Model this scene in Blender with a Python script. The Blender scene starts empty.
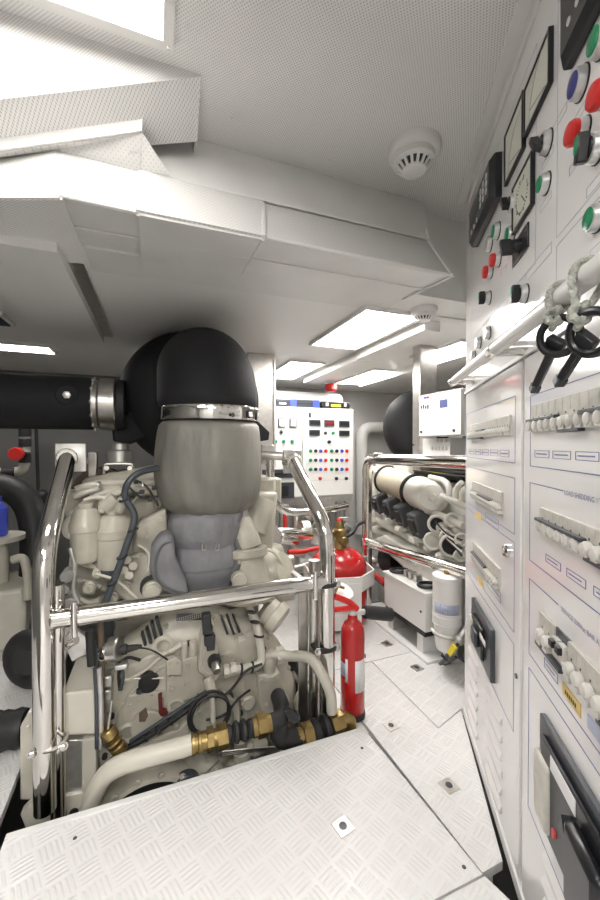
EXPOSURE = 1.15
import bpy, bmesh, math, random
from mathutils import Vector, Matrix, Euler
random.seed(7)
SC = bpy.context.scene; COL = SC.collection
PI = math.pi
V = Vector
# ------------------------------------------------------------------ camera model
TH = math.atan(143/378.0); PIT = math.radians(.6); FOC = 378.0
F0 = V((math.sin(TH), math.cos(TH), 0)); RT = V((math.cos(TH), -math.sin(TH), 0)); ZZ = V((0, 0, 1))
FW = F0*math.cos(PIT) - ZZ*math.sin(PIT); UP = F0*math.sin(PIT) + ZZ*math.cos(PIT)
CAM = V((0, 0, 1.0))
def ray(px, py): return FW + RT*((px-300)/FOC) + UP*((450-py)/FOC)
def P(px, py, Y=None, X=None, Z=None, d=None):
    """the place of a photograph point that lies at world Y, X, Z or at a forward distance d"""
    r = ray(px, py)
    t = d if d is not None else (Y/r.y if Y is not None else (X/r.x if X is not None else (Z-1.0)/r.z))
    return CAM + r*t
def S(n, p):                                   # n photograph pixels at point p, in metres
    return n*((V(p)-CAM).dot(FW))/FOC
# switchboard frame
C0 = P(464, 714, Z=0); C1 = P(517, 890, Z=0)
DD = (C0-C1).normalized(); NN = V((-DD.y, DD.x, 0))
def cab(px, py, off=0.0):
    r = ray(px, py); t = (NN.dot(C0-CAM)+off)/NN.dot(r); q = CAM+r*t
    return (-(q-C0).dot(DD), q.z)
CABM = Matrix(((DD.x, NN.x, 0, C0.x), (DD.y, NN.y, 0, C0.y), (0, 0, 1, 0), (0, 0, 0, 1)))

# ------------------------------------------------------------------ materials
MATS = {}
def mat(name, col, rough=.5, metal=0.0, noise=0.0, nscale=8.0, bump=0.0, bscale=60.0, emit=None, coat=0.0, alpha=None, spec=None, trans=0.0, stretch=None):
    m = bpy.data.materials.new(name); m.use_nodes = True; nt = m.node_tree; N = nt.nodes; L = nt.links
    b = N['Principled BSDF']
    b.inputs['Base Color'].default_value = (*col, 1); b.inputs['Roughness'].default_value = rough; b.inputs['Metallic'].default_value = metal
    if coat: b.inputs['Coat Weight'].default_value = coat; b.inputs['Coat Roughness'].default_value = .08
    if spec is not None: b.inputs['Specular IOR Level'].default_value = spec
    if trans: b.inputs['Transmission Weight'].default_value = trans
    if emit: b.inputs['Emission Color'].default_value = (*emit[0], 1); b.inputs['Emission Strength'].default_value = emit[1]
    tc = N.new('ShaderNodeTexCoord')
    src = tc.outputs['Object']
    if stretch:
        mp = N.new('ShaderNodeMapping'); mp.inputs['Scale'].default_value = stretch; L.new(src, mp.inputs[0]); src = mp.outputs[0]
    if noise:
        n = N.new('ShaderNodeTexNoise'); n.inputs['Scale'].default_value = nscale; n.inputs['Detail'].default_value = 5
        L.new(src, n.inputs['Vector'])
        r = N.new('ShaderNodeValToRGB'); L.new(n.outputs['Fac'], r.inputs[0])
        r.color_ramp.elements[0].position = .3; r.color_ramp.elements[1].position = .7
        r.color_ramp.elements[0].color = (*[max(0, c*(1-noise)) for c in col], 1)
        r.color_ramp.elements[1].color = (*[min(1, c*(1+noise*.6)) for c in col], 1)
        L.new(r.outputs[0], b.inputs['Base Color'])
    if bump:
        n = N.new('ShaderNodeTexNoise'); n.inputs['Scale'].default_value = bscale; n.inputs['Detail'].default_value = 4
        L.new(src, n.inputs['Vector'])
        bp = N.new('ShaderNodeBump'); bp.inputs['Strength'].default_value = bump; bp.inputs['Distance'].default_value = .01
        L.new(n.outputs['Fac'], bp.inputs['Height']); L.new(bp.outputs[0], b.inputs['Normal'])
    MATS[name] = m
    return m
def mth(nt, op, a, b=None, c=None):
    n = nt.nodes.new('ShaderNodeMath'); n.operation = op
    for i, v in enumerate((a, b, c)):
        if v is None: continue
        if isinstance(v, (int, float)): n.inputs[i].default_value = v
        else: nt.links.new(v, n.inputs[i])
    return n.outputs[0]
def perforated(name, col, axes='XY', pitch=.0085, rough=.45, metal=0.0, dark=.55, rad=.27, noise=.06, nscale=3):
    m = mat(name, col, rough, metal, noise=noise, nscale=nscale); nt = m.node_tree; N = nt.nodes; L = nt.links; b = N['Principled BSDF']
    tc = N.new('ShaderNodeTexCoord'); sp = N.new('ShaderNodeSeparateXYZ'); L.new(tc.outputs['Object'], sp.inputs[0])
    u, v = (mth(nt, 'MULTIPLY', sp.outputs[a], 1/pitch) for a in axes)
    p = mth(nt, 'ADD', u, v); q = mth(nt, 'SUBTRACT', u, v)
    fu = mth(nt, 'SUBTRACT', mth(nt, 'FRACT', p), .5); fv = mth(nt, 'SUBTRACT', mth(nt, 'FRACT', q), .5)
    d = mth(nt, 'SQRT', mth(nt, 'ADD', mth(nt, 'MULTIPLY', fu, fu), mth(nt, 'MULTIPLY', fv, fv)))
    f = mth(nt, 'LESS_THAN', d, rad)
    mx = N.new('ShaderNodeMix'); mx.data_type = 'RGBA'
    L.new(f, mx.inputs['Factor'])
    old = b.inputs['Base Color'].links[0].from_socket if b.inputs['Base Color'].links else None
    if old: L.new(old, mx.inputs['A'])
    else: mx.inputs['A'].default_value = (*col, 1)
    mx.inputs['B'].default_value = (*[c*dark for c in col], 1)
    L.new(mx.outputs['Result'], b.inputs['Base Color'])
    return m
def treadplate(name, col, cell=.056):
    m = mat(name, col, .27, 0.0); nt = m.node_tree; N = nt.nodes; L = nt.links; b = N['Principled BSDF']
    tc = N.new('ShaderNodeTexCoord'); mp = N.new('ShaderNodeMapping'); L.new(tc.outputs['Object'], mp.inputs[0])
    mp.inputs['Rotation'].default_value = (0, 0, math.radians(-22)); mp.inputs['Scale'].default_value = (1/cell,)*3
    sp = N.new('ShaderNodeSeparateXYZ'); L.new(mp.outputs[0], sp.inputs[0])
    x, y = sp.outputs[0], sp.outputs[1]
    par = mth(nt, 'FRACT', mth(nt, 'MULTIPLY', mth(nt, 'ADD', mth(nt, 'FLOOR', x), mth(nt, 'FLOOR', y)), .5))
    par = mth(nt, 'GREATER_THAN', mth(nt, 'ABSOLUTE', par), .25)
    fx = mth(nt, 'FRACT', x); fy = mth(nt, 'FRACT', y)
    def bars(a, c):
        s = mth(nt, 'ABSOLUTE', mth(nt, 'SUBTRACT', mth(nt, 'FRACT', mth(nt, 'MULTIPLY', a, 5.0)), .5))
        s = mth(nt, 'SUBTRACT', .36, s); s = mth(nt, 'MAXIMUM', s, 0.0)
        e = mth(nt, 'SUBTRACT', .43, mth(nt, 'ABSOLUTE', mth(nt, 'SUBTRACT', c, .5)))
        e = mth(nt, 'MINIMUM', mth(nt, 'MULTIPLY', mth(nt, 'MAXIMUM', e, 0.0), 8.0), 1.0)
        return mth(nt, 'MULTIPLY', mth(nt, 'POWER', mth(nt, 'MINIMUM', mth(nt, 'MULTIPLY', s, 3.2), 1.0), .6), e)
    h = mth(nt, 'ADD', mth(nt, 'MULTIPLY', bars(fx, fy), par), mth(nt, 'MULTIPLY', bars(fy, fx), mth(nt, 'SUBTRACT', 1.0, par)))
    bp = N.new('ShaderNodeBump'); bp.inputs['Strength'].default_value = .6; bp.inputs['Distance'].default_value = .003
    L.new(h, bp.inputs['Height']); L.new(bp.outputs[0], b.inputs['Normal'])
    return m
M = MATS
perforated('ceiling_panel', (.80, .79, .775), 'XY', rad=.25)
perforated('perforated_vertical', (.78, .77, .755), 'XZ', pitch=.0062, rad=.25)
mat('soffit_paint', (.78, .77, .755), .42, noise=.04, nscale=2)
mat('dark_brown', (.05, .036, .03), .5, noise=.2, nscale=9)
mat('silver_cloth', (.73, .725, .71), .42, .1, noise=.07, nscale=5, bump=.12, bscale=14)
perforated('silver_perforated', (.66, .65, .635), 'XZ', pitch=.012, rough=.4, metal=.1, dark=.8, rad=.2)
mat('wall_paint', (.66, .65, .63), .5, noise=.05, nscale=2)
mat('shaded_bulkhead_grey', (.15, .148, .14), .6, noise=.15, nscale=3)  # wall grey darkened to carry the shade of the unlit left side
mat('hull_dark', (.10, .10, .10), .6, noise=.25, nscale=3)
treadplate('tread_plate', (.75, .74, .735))
mat('plate_edge', (.74, .735, .73), .35, noise=.03)
mat('switchboard_white', (.82, .805, .80), .14, noise=.015, nscale=2, coat=.3)
mat('cabinet_white', (.77, .76, .74), .3)
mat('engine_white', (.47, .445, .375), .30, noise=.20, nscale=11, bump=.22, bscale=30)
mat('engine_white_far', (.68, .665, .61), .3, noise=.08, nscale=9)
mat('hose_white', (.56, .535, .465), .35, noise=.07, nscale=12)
mat('polished_steel', (.72, .70, .67), .09, 1.0)
mat('brushed_steel', (.60, .58, .55), .3, 1.0, noise=.12, nscale=30)
mat('aluminium', (.62, .61, .59), .36, .8, noise=.12, nscale=40)
mat('bezel_silver', (.66, .66, .66), .32, .6)
mat('brass', (.36, .26, .11), .36, 1.0, noise=.25, nscale=40)
mat('black_rubber', (.017, .017, .018), .55, noise=.2, nscale=20)
mat('black_foam', (.018, .018, .02), .68, spec=.22, noise=.18, nscale=6, bump=.1, bscale=40)
mat('black_plastic', (.016, .017, .02), .3)
mat('charcoal_plastic', (.045, .052, .062), .32)
mat('grey_cloth', (.235, .225, .20), .50, .15, noise=.30, nscale=8, bump=.9, bscale=12, stretch=(1, 1, .45))
mat('blue_grey_cloth', (.225, .225, .24), .7, noise=.22, nscale=8, bump=.8, bscale=14)
mat('dark_grey_cloth', (.13, .13, .14), .8, noise=.15, nscale=9)
mat('red_paint', (.48, .016, .016), .22, noise=.08, nscale=5, coat=.3)
mat('red_plastic', (.62, .022, .018), .3)
mat('green_plastic', (.01, .24, .10), .3)
mat('blue_plastic', (.035, .04, .22), .3)
mat('blue_bright', (.06, .09, .55), .35)
mat('meter_cream', (.70, .70, .60), .25)
mat('breaker_beige', (.60, .575, .52), .42, noise=.1, nscale=60, bump=.1, bscale=90)
mat('toggle_beige', (.66, .64, .60), .3)
mat('ink_blue', (.16, .17, .36), .5)
mat('ink_grey', (.42, .42, .47), .5)
mat('ink_black', (.04, .04, .05), .5)
mat('label_amber', (.74, .55, .20), .45)
mat('label_yellow', (.85, .70, .04), .45)
mat('label_white', (.82, .82, .82), .45, noise=.03, nscale=60)
mat('window_blue', (.10, .12, .26), .2)
mat('lamp_diffuser_soft', (.9, .9, .9), .5, emit=((1, .97, .925), 6.0))
mat('added_lamp_diffuser', (.9, .9, .9), .5, emit=((1, .97, .925), 19.0))  # stronger emission for the added lamps behind the camera
mat('label_bluegrey', (.45, .48, .62), .45)
mat('cover_grey', (.085, .088, .095), .25)
mat('filter_beige', (.52, .47, .36), .6, noise=.1, nscale=50)
mat('rope', (.46, .47, .42), .9, noise=.25, nscale=120, bump=.8, bscale=160)
mat('brown_rust', (.12, .085, .06), .7, noise=.3, nscale=20)
mat('dark_red_paint', (.12, .022, .02), .45)
mat('screen_red', (.25, .02, .03), .3)
mat('lamp_diffuser', (.9, .9, .9), .5, emit=((1, .97, .925), 12.0))

# ------------------------------------------------------------------ mesh builder
def basis(d):
    d = V(d).normalized(); a = V((0, 0, 1)) if abs(d.z) < .9 else V((1, 0, 0))
    x = a.cross(d).normalized(); return x, d.cross(x).normalized(), d
def smooth_path(pts, fil=.03, n=6):
    pts = [V(p) for p in pts]
    if len(pts) < 3: return pts
    out = [pts[0]]
    for i in range(1, len(pts)-1):
        a, b, c = pts[i-1], pts[i], pts[i+1]
        l1 = min(fil, (a-b).length*.49); l2 = min(fil, (c-b).length*.49)
        s = b+(a-b).normalized()*l1; e = b+(c-b).normalized()*l2
        for k in range(n+1):
            t = k/n; out.append(s*(1-t)**2+b*2*t*(1-t)+e*t*t)
    out.append(pts[-1]); return out
ROOTM = {}
class MB:
    def __init__(s, M=None): s.bm = bmesh.new(); s.M = M
    def v(s, p):
        p = V(p); return s.bm.verts.new(s.M @ p if s.M else p)
    def face(s, vs):
        try: return s.bm.faces.new(vs)
        except ValueError: return None
    def rings(s, rings, cap0=True, cap1=True, closed=False):
        R = [[s.v(p) for p in r] for r in rings]; n = len(R[0])
        pairs = list(zip(R, R[1:])) + ([(R[-1], R[0])] if closed else [])
        for a, b in pairs:
            for i in range(n): s.face((a[i], a[(i+1) % n], b[(i+1) % n], b[i]))
        if not closed:
            if cap0: s.face(list(reversed(R[0])))
            if cap1: s.face(R[-1])
        return s
    def boxb(s, lo, hi):
        x0, y0, z0 = lo; x1, y1, z1 = hi
        return s.rings([[(x0, y0, z0), (x1, y0, z0), (x1, y1, z0), (x0, y1, z0)], [(x0, y0, z1), (x1, y0, z1), (x1, y1, z1), (x0, y1, z1)]])
    def box(s, c, size, rot=(0, 0, 0)):
        R = Euler(rot).to_matrix(); c = V(c); h = V(size)*.5
        q = lambda x, y, z: c+R @ V((x*h.x, y*h.y, z*h.z))
        return s.rings([[q(-1, -1, -1), q(1, -1, -1), q(1, 1, -1), q(-1, 1, -1)], [q(-1, -1, 1), q(1, -1, 1), q(1, 1, 1), q(-1, 1, 1)]])
    def bar(s, a, b, w, h, up=(0, 0, 1)):
        a, b = V(a), V(b); d = (b-a).normalized(); x = d.cross(V(up)).normalized(); y = x.cross(d)
        r = lambda p: [p-x*w/2-y*h/2, p+x*w/2-y*h/2, p+x*w/2+y*h/2, p-x*w/2+y*h/2]
        return s.rings([r(a), r(b)])
    def lathe(s, prof, o, ax, seg=24, cap0=True, cap1=True, sx=1.0):
        x, y, d = basis(ax); o = V(o)
        return s.rings([[o+d*h+(x*math.cos(2*PI*i/seg)*sx+y*math.sin(2*PI*i/seg))*max(r, 1e-4) for i in range(seg)] for r, h in prof], cap0, cap1)
    def cyl(s, a, b, r, r2=None, seg=20, bev=0.0):
        a, b = V(a), V(b); L = (b-a).length; r2 = r if r2 is None else r2
        pr = [(r-bev, 0), (r, bev), (r2, L-bev), (r2-bev, L)] if bev else [(r, 0), (r2, L)]
        return s.lathe(pr, a, b-a, seg)
    def tube(s, pts, r, fil=.03, seg=12, closed=False, raw=False):
        p = [V(q) for q in pts] if (raw or closed) else smooth_path(pts, fil)
        p = [q for i, q in enumerate(p) if i == 0 or (q-p[i-1]).length > 1e-5]
        n = len(p); rings = []; x = None
        for i in range(n):
            if closed: t = (p[(i+1) % n]-p[i-1]).normalized()
            else: t = (p[min(i+1, n-1)]-p[max(i-1, 0)]).normalized()
            if x is None: x, y, _ = basis(t)
            else:
                x = (x-t*x.dot(t)).normalized(); y = t.cross(x)
            rr = r[i*(len(r)-1)//max(1, n-1)] if isinstance(r, (list, tuple)) else r
            rings.append([p[i]+(x*math.cos(2*PI*k/seg)+y*math.sin(2*PI*k/seg))*rr for k in range(seg)])
        return s.rings(rings, closed=closed)
    def torus(s, c, ax, R, r, seg=28, rs=10):
        x, y, d = basis(ax); c = V(c)
        return s.tube([c+(x*math.cos(2*PI*i/seg)+y*math.sin(2*PI*i/seg))*R for i in range(seg)], r, seg=rs, closed=True)
    def ball(s, c, r, ax=(0, 0, 1), seg=20, n=10, k=1.0):
        return s.lathe([(r*math.sin(PI*i/n), -r*k*math.cos(PI*i/n)) for i in range(n+1)], c, ax, seg, False, False)
    def prism(s, poly, ext):
        e = V(ext); a = [V(p) for p in poly]
        return s.rings([a, [p+e for p in a]])
    def sheet(s, poly):
        s.face([s.v(p) for p in poly]); return s
    def bolt(s, p, ax, r):
        x, y, d = basis(ax); p = V(p)
        s.lathe([(r*1.5, 0), (r*1.5, r*.25)], p, ax, 14)
        return s.lathe([(r, r*.25), (r, r*.9), (r*.8, r*1.05)], p, ax, 6)
    def text(s, body, size, o, xa, ya, align='LEFT'):
        cu = bpy.data.curves.new('t', 'FONT'); cu.body = body; cu.size = size; cu.align_x = align; cu.resolution_u = 2
        ob = bpy.data.objects.new('t', cu); me = bpy.data.meshes.new_from_object(ob)
        xa, ya, o = V(xa), V(ya), V(o)
        vs = [s.v(o+xa*w.co.x+ya*w.co.y) for w in me.vertices]
        for f in me.polygons: s.face([vs[i] for i in f.vertices])
        bpy.data.objects.remove(ob); bpy.data.curves.remove(cu); bpy.data.meshes.remove(me); return s
    def build(s, name, m, parent=None, bevel=0.0, sub=0, ang=35, solid=0.0, recalc=True, flat=False, **kw):
        bm = s.bm
        if recalc: bmesh.ops.recalc_face_normals(bm, faces=bm.faces[:])
        if parent is not None:
            r = parent
            while r.parent: r = r.parent
            if r.name in ROOTM: bm.transform(ROOTM[r.name].inverted())
        me = bpy.data.meshes.new(name); bm.to_mesh(me); bm.free()
        me.materials.append(MATS[m] if isinstance(m, str) else m)
        for p in me.polygons: p.use_smooth = not flat
        if not flat: me.set_sharp_from_angle(angle=math.radians(ang))
        o = bpy.data.objects.new(name, me); COL.objects.link(o)
        if parent is not None: o.parent = parent
        if solid:
            md = o.modifiers.new('Solidify', 'SOLIDIFY'); md.thickness = solid; md.offset = 1.0
        if bevel:
            md = o.modifiers.new('Bevel', 'BEVEL'); md.width = bevel; md.segments = 2; md.limit_method = 'ANGLE'; md.angle_limit = math.radians(40)
        if sub:
            md = o.modifiers.new('Subdivision', 'SUBSURF'); md.levels = sub; md.render_levels = sub
        for k, w in kw.items(): o[k] = w
        return o
def thing(name, label, cat, loc=(0, 0, 0), group=None, mtx=None):
    o = bpy.data.objects.new(name, None); COL.objects.link(o); o.empty_display_size = .05
    mm = mtx if mtx is not None else Matrix.Translation(V(loc))
    o.matrix_world = mm; ROOTM[o.name] = mm.copy()
    o['label'] = label; o['category'] = cat
    if group: o['group'] = group
    return o
def tag(o, label, cat, group=None):
    o['label'] = label; o['category'] = cat
    if group: o['group'] = group
    return o
def struct(name, mb, m, **kw):
    o = mb.build(name, m, None, **kw); o['kind'] = 'structure'; return o
def dup(root, loc, label=None):
    c = root.copy(); COL.objects.link(c); c.location = loc; ROOTM[c.name] = Matrix.Translation(V(loc))
    for ch in root.children:
        d = ch.copy(); COL.objects.link(d); d.parent = c
        for g in ch.children:
            e = g.copy(); COL.objects.link(e); e.parent = d
    if label: c['label'] = label
    return c
# ------------------------------------------------------------------ camera
cd = bpy.data.cameras.new('camera'); co = bpy.data.objects.new('camera', cd); COL.objects.link(co)
cd.sensor_fit = 'VERTICAL'; cd.sensor_height = 36; cd.lens = 36*FOC/900; cd.clip_start = .01
co.location = CAM; co.rotation_euler = (PI/2-PIT, 0, -TH); SC.camera = co
SC.view_settings.view_transform = 'Standard'; SC.view_settings.look = 'None'; SC.view_settings.gamma = 1; SC.view_settings.exposure = EXPOSURE
w = bpy.data.worlds.new('world'); SC.world = w; w.use_nodes = True
w.node_tree.nodes['Background'].inputs[0].default_value = (.02, .02, .02, 1)

HI = 1.9; LO = 1.58
PLY = 1.12      # front edge of the near floor plate
# ------------------------------------------------------------------ room shell
XL, XR, YB, YF = -1.55, 2.75, -1.7, 3.55
struct('wall_left', MB().boxb((XL-.06, YB, -.75), (XL, YF, 2.0)), 'shaded_bulkhead_grey')
struct('wall_right', MB().boxb((XR, YB, -.75), (XR+.06, YF, 2.0)), 'wall_paint')
struct('wall_far', MB().boxb((XL, YF, -.75), (XR, YF+.06, 2.0)), 'wall_paint')
struct('trim_30', MB().boxb((.301, YF-.05, -.7), (1.05, YF-.001, .62)), 'shaded_bulkhead_grey')  # same darkened grey, added as backing under the far cabinet
struct('trim_27', MB().boxb((XL, YF-.05, -.7), (.30, YF-.001, LO)), 'shaded_bulkhead_grey')  # panel whose dark colour stands in for the unlit far left
struct('wall_near', MB().boxb((XL, YB-.06, -.75), (XR, YB, 2.0)), 'wall_paint')
struct('floor', MB().boxb((XL, YB, -.75), (XR, YF, -.70)), 'hull_dark')
# main ceiling, high part over the camera
struct('ceiling', MB().boxb((XL, YB, HI), (XR, 1.22, HI+.05)), 'ceiling_panel')
# low ceiling beyond the wrapped beam
struct('ceiling', MB().boxb((XL, 1.36, LO), (XR, YF, LO+.06)), 'soffit_paint')
# wedge-shaped casing at upper left
A_ = P(-260, -74.5, Z=HI); B_ = P(200, 75, Z=HI); Cc = P(-260, 125.6, Y=1.045); Dd = P(196, 140, d=1.05)
def on_plane(px, py, a, b, c):
    n = (b-a).cross(c-a); r = ray(px, py); return CAM+r*(n.dot(a-CAM)/n.dot(r))
E_ = on_plane(-260, 175, B_, Cc, Dd); 
G_ = V((B_.x, 1.16, HI))
m = MB(); m.sheet([A_, B_, Cc]); struct('trim_2', m, 'perforated_vertical', solid=.006, flat=True)
m = MB(); m.sheet([B_, Dd, E_, Cc]); struct('trim_3', m, 'perforated_vertical', solid=.006, flat=True)
# flange strip and bright perforated plate below the casing
Y1 = P(300, 168, Z=HI).y
f0, f1 = on_plane(-260, 175, B_, Cc, Dd)+V((0, -.004, 0)), on_plane(143, 120, B_, Cc, Dd)+V((0, -.004, 0))
f0b, f1b = P(-260, 187, d=(f0-CAM).dot(FW)+.004), P(142, 132, d=(f1-CAM).dot(FW)+.004)
struct('trim_5', MB().sheet([f0, f1, f1b, f0b]), 'soffit_paint', solid=.005, flat=True)
q1 = P(170, 175, d=1.017); q2 = P(55, 150, d=.93); q3 = P(60, 195, d=.845); q4 = P(-260, 196, d=.845); q5 = P(140, 172, Y=P(300, 211, d=1.165).y)
m = MB(); m.sheet([B_, G_, V((B_.x, 1.16, Dd.z)), Dd]); struct('trim_4', m, 'perforated_vertical', solid=.004, flat=True)
m = MB(); m.sheet([f1b, q1, q5]); m.sheet([f1b, q5, q2]); m.sheet([f1b, q2, f0b]); m.sheet([f0b, q2, q3, q4]); struct('trim_6', m, 'silver_perforated', solid=.0015, flat=True)
# wrapped beam : profile lines running along X
def lx(px, Yv, z): 
    r = ray(px, 450); return V((Yv*r.x/r.y, Yv, z))
def line_at(px, py, Yv): return P(px, py, Y=Yv)
Y2 = P(300, 211, d=1.165).y; Z2 = P(300, 211, d=1.165).z
Y3 = P(300, 245, d=1.05).y; Z3 = P(300, 245, d=1.05).z
XA = q3.x; XB = P(453, 279, Y=Y3).x
def ln(x, y, z): return V((x, y, z))
# end of the underside on the right and the left
m = MB()
xs = [XA, P(138, 210, Y=Y3).x, P(263, 235, Y=Y3).x, XB]
top_l = P(150, 150, Z=HI)
m.sheet([ln(-.12, Y1, HI), ln(XB+.01, Y1, HI), ln(XB+.01, Y2+.008, Z2-.01), ln(-.12, Y2+.008, Z2-.01)]); m.sheet([ln(-.35, Y1, HI), ln(.02, Y1, HI), ln(.02, Y2+.012, Z2-.1), ln(-.35, Y2+.012, Z2-.1)])
struct('trim_7', m, 'silver_cloth', solid=.006, flat=True)
tops = [q2, P(140, 172, Y=Y2), P(263, 203, Y=Y2), V((XB, Y2, Z2))]
bots = [q3]+[ln(x, Y3, Z3) for x in xs[1:]]
m = MB()
for k in range(3): m.sheet([tops[k], tops[k+1], bots[k+1], bots[k]])
struct('trim_8', m, 'silver_perforated', solid=.006, flat=True)
m = MB()
for a, b in zip(xs, xs[1:]):
    m.sheet([ln(a, Y3, Z3), ln(b, Y3, Z3), ln(b, 1.24, LO-.004), ln(a, 1.24, LO-.004)]); m.sheet([ln(a, 1.24, LO-.004), ln(b, 1.24, LO-.004), ln(b, 1.40, LO-.002), ln(a, 1.40, LO-.002)])
struct('trim_9', m, 'silver_cloth', solid=.006, flat=True)
# beam end cheek and the strip beside the switchboard
struct('trim_10', MB().prism([ln(XB, Y2, Z2), ln(XB, Y3, Z3), ln(XB, 1.24, LO), ln(XB, 1.24, HI), ln(XB, 1.17, HI)], (.006, 0, 0)), 'silver_cloth')
struct('trim_11', MB().boxb((XB, 1.20, LO), (1.6, 1.37, HI)), 'soffit_paint')
# stitched seams over the wrapped beam
m = MB()
for x in xs[1:3]:
    m.bar(P({138: 140, 263: 263}[138 if x == xs[1] else 263], 172 if x == xs[1] else 203, Y=Y2-.004), (x, Y3-.007, Z3), .010, .006, up=(0, -1, 0)); m.bar((x, Y3, Z3-.006), (x, 1.24, LO-.010), .007, .005)
m.bar((XB-.012, Y2-.004, Z2), (XB-.012, Y3-.007, Z3), .010, .006, up=(0, -1, 0)); m.bar((XB-.012, Y3, Z3-.006), (XB-.012, 1.24, LO-.010), .007, .005)
m.bar((.06, Y2, Z2+.004), (XB, Y2, Z2+.004), .012, .005)
struct('trim_12', m, 'silver_cloth')
m = MB(); m.bar((XA, 1.12, (Z3+LO)/2-.006), (XB, 1.12, (Z3+LO)/2-.006), .004, .004)
struct('trim_13', m, 'soffit_paint')
# left underside, soffit trunk running away from the camera
uA = P(-260, 196, d=.845); uB = ln(XA+.004, Y3, Z3); uC = ln(XA+.004, 1.40, LO-.003); uD = ln(-1.3, 1.40, LO-.003)
struct('trim_14', MB().sheet([uA, uB, uC, uD]), 'ceiling_panel', solid=.006, flat=True)
zt = 1.535
struct('trim_31', MB().bar(q4+V((0, .004, -.003)), q3+V((0, .004, -.003)), .012, .008), 'soffit_paint')
t0, t1 = P(0, 285, Z=zt), P(63, 264, Z=zt)
xr_ = t1.x; xl_ = P(30, 320, Z=zt).x; ye = 2.2
m = MB(); m.boxb((xl_, 1.22, zt), (xr_, ye, LO+.01)); struct('trim_15', m, 'soffit_paint')
struct('trim_16', MB().boxb((xr_, 1.35, LO-.012), (xr_+.045, ye, LO+.01)), 'brushed_steel')
# transverse lip above the engine and the steel column
struct('trim_17', MB().boxb((.05, 2.42, 1.545), (.62, 2.5, LO)), 'soffit_paint')
# hanging baffles between the far lamps
def baffle(n, a, b, wd, zb, m='soffit_paint'):
    a, b = V(a), V(b); mm = MB(); mm.bar((a.x, a.y, (zb+LO)/2), (b.x, b.y, (zb+LO)/2), wd, LO-zb); return struct('trim_%d' % n, mm, m, bevel=.004)
b0 = P(318, 372, Z=1.54); b1 = P(452, 322, Z=1.54)
xbf = (P(330, 366, Z=1.54).x)
xb1 = P(457, 316, Z=1.53).x; xb2 = P(445, 362, Z=1.53).x
baffle(18, (xb1+.045, 1.42, 0), (xb1+.045, 2.05, 0), .09, 1.53)
baffle(19, (xb1+.055, 2.055, 0), (xb1+.055, 2.95, 0), .11, 1.525)
baffle(20, (xb2+.06, 1.7, 0), (xb2+.06, 3.0, 0), .12, 1.53)
m = MB(CABM); m.boxb((-1.75, .001, HI-.005), (.0, .034, HI-.0005)); struct('trim_29', m, 'soffit_paint')
# ------------------------------------------------------------------ ceiling lamps
def lamp(corners, label, z, grp='ceiling light panels', fr=.014, dm='lamp_diffuser'):
    c = sum((V(q) for q in corners), V())/4; t = thing('ceiling_light', label, 'light', (c.x, c.y, z), grp)
    xs_ = sorted(q[0] for q in corners); ys_ = sorted(q[1] for q in corners)
    x0, x1 = (xs_[0]+xs_[1])/2, (xs_[2]+xs_[3])/2; y0, y1 = (ys_[0]+ys_[1])/2, (ys_[2]+ys_[3])/2
    m = MB(); m.boxb((x0, y0, z-.012), (x1, y1, z-.004)); m.build('diffuser', dm, t)
    m = MB()
    for lo, hi in (((x0-fr, y0-fr), (x1+fr, y0)), ((x0-fr, y1), (x1+fr, y1+fr)), ((x0-fr, y0), (x0, y1)), ((x1, y0), (x1+fr, y1))):
        m.boxb((lo[0], lo[1], z-.016), (hi[0], hi[1], z))
    m.build('frame', 'cabinet_white', t)
    m = MB(); m.boxb((x0-fr*.5, y0-fr*.5, z-.004), (x1+fr*.5, y1+fr*.5, z-.0005)); m.build('back_plate', 'cabinet_white', t)
    return t
# near lamp, top left of the photograph: right edge x=163, lower right corner (163,39)
k = P(163, 39, Z=HI-.012)
near = lamp([(k.x-.62, k.y-.30, 0), (k.x, k.y-.30, 0), (k.x, k.y, 0), (k.x-.62, k.y, 0)], 'large bright ceiling light panel at the top left corner, nearest the camera', HI, fr=.022, dm='lamp_diffuser_soft')
m = MB()
for dx in (.008,): m.lathe([(.005, 0), (.004, .003)], (k.x+.011, k.y+.011, HI-.016), (0, 0, -1), 12)
m.build('screw', 'brushed_steel', near)
lamp([P(313, 344, Z=LO-.01), P(367, 308, Z=LO-.01), P(419, 317, Z=LO-.01), P(355, 349, Z=LO-.01)], 'bright ceiling light panel in the middle of the low ceiling, beside the small smoke detector', LO)
l2 = [P(265, 378, Z=LO-.01), P(289, 362, Z=LO-.01), P(324, 362.5, Z=LO-.01), P(296, 378, Z=LO-.01)]
lamp(l2, 'bright ceiling light panel above the tall white far cabinet, behind the steel column', LO)
lamp([P(342, 382.5, Z=LO-.01), P(370, 369, Z=LO-.01), P(401, 372, Z=LO-.01), P(361, 385, Z=LO-.01)], 'bright ceiling light panel above the red alarm beacon and grey pipe elbow', LO)
lamp([P(418, 358.6, Z=LO-.01), P(452, 341, Z=LO-.01), P(500, 345, Z=LO-.01), P(441.6, 360.5, Z=LO-.01)], 'bright ceiling light panel partly hidden by the right switchboard edge', LO)
e0 = P(48, 347, Z=LO-.01); e1 = P(42, 337, Z=LO-.01)
lamp([(e0.x-.45, e0.y, 0), (e0.x, e0.y, 0), (e0.x, e0.y+.16, 0), (e0.x-.45, e0.y+.16, 0)], 'bright ceiling light strip at the far left above the black pipe', LO)
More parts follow.
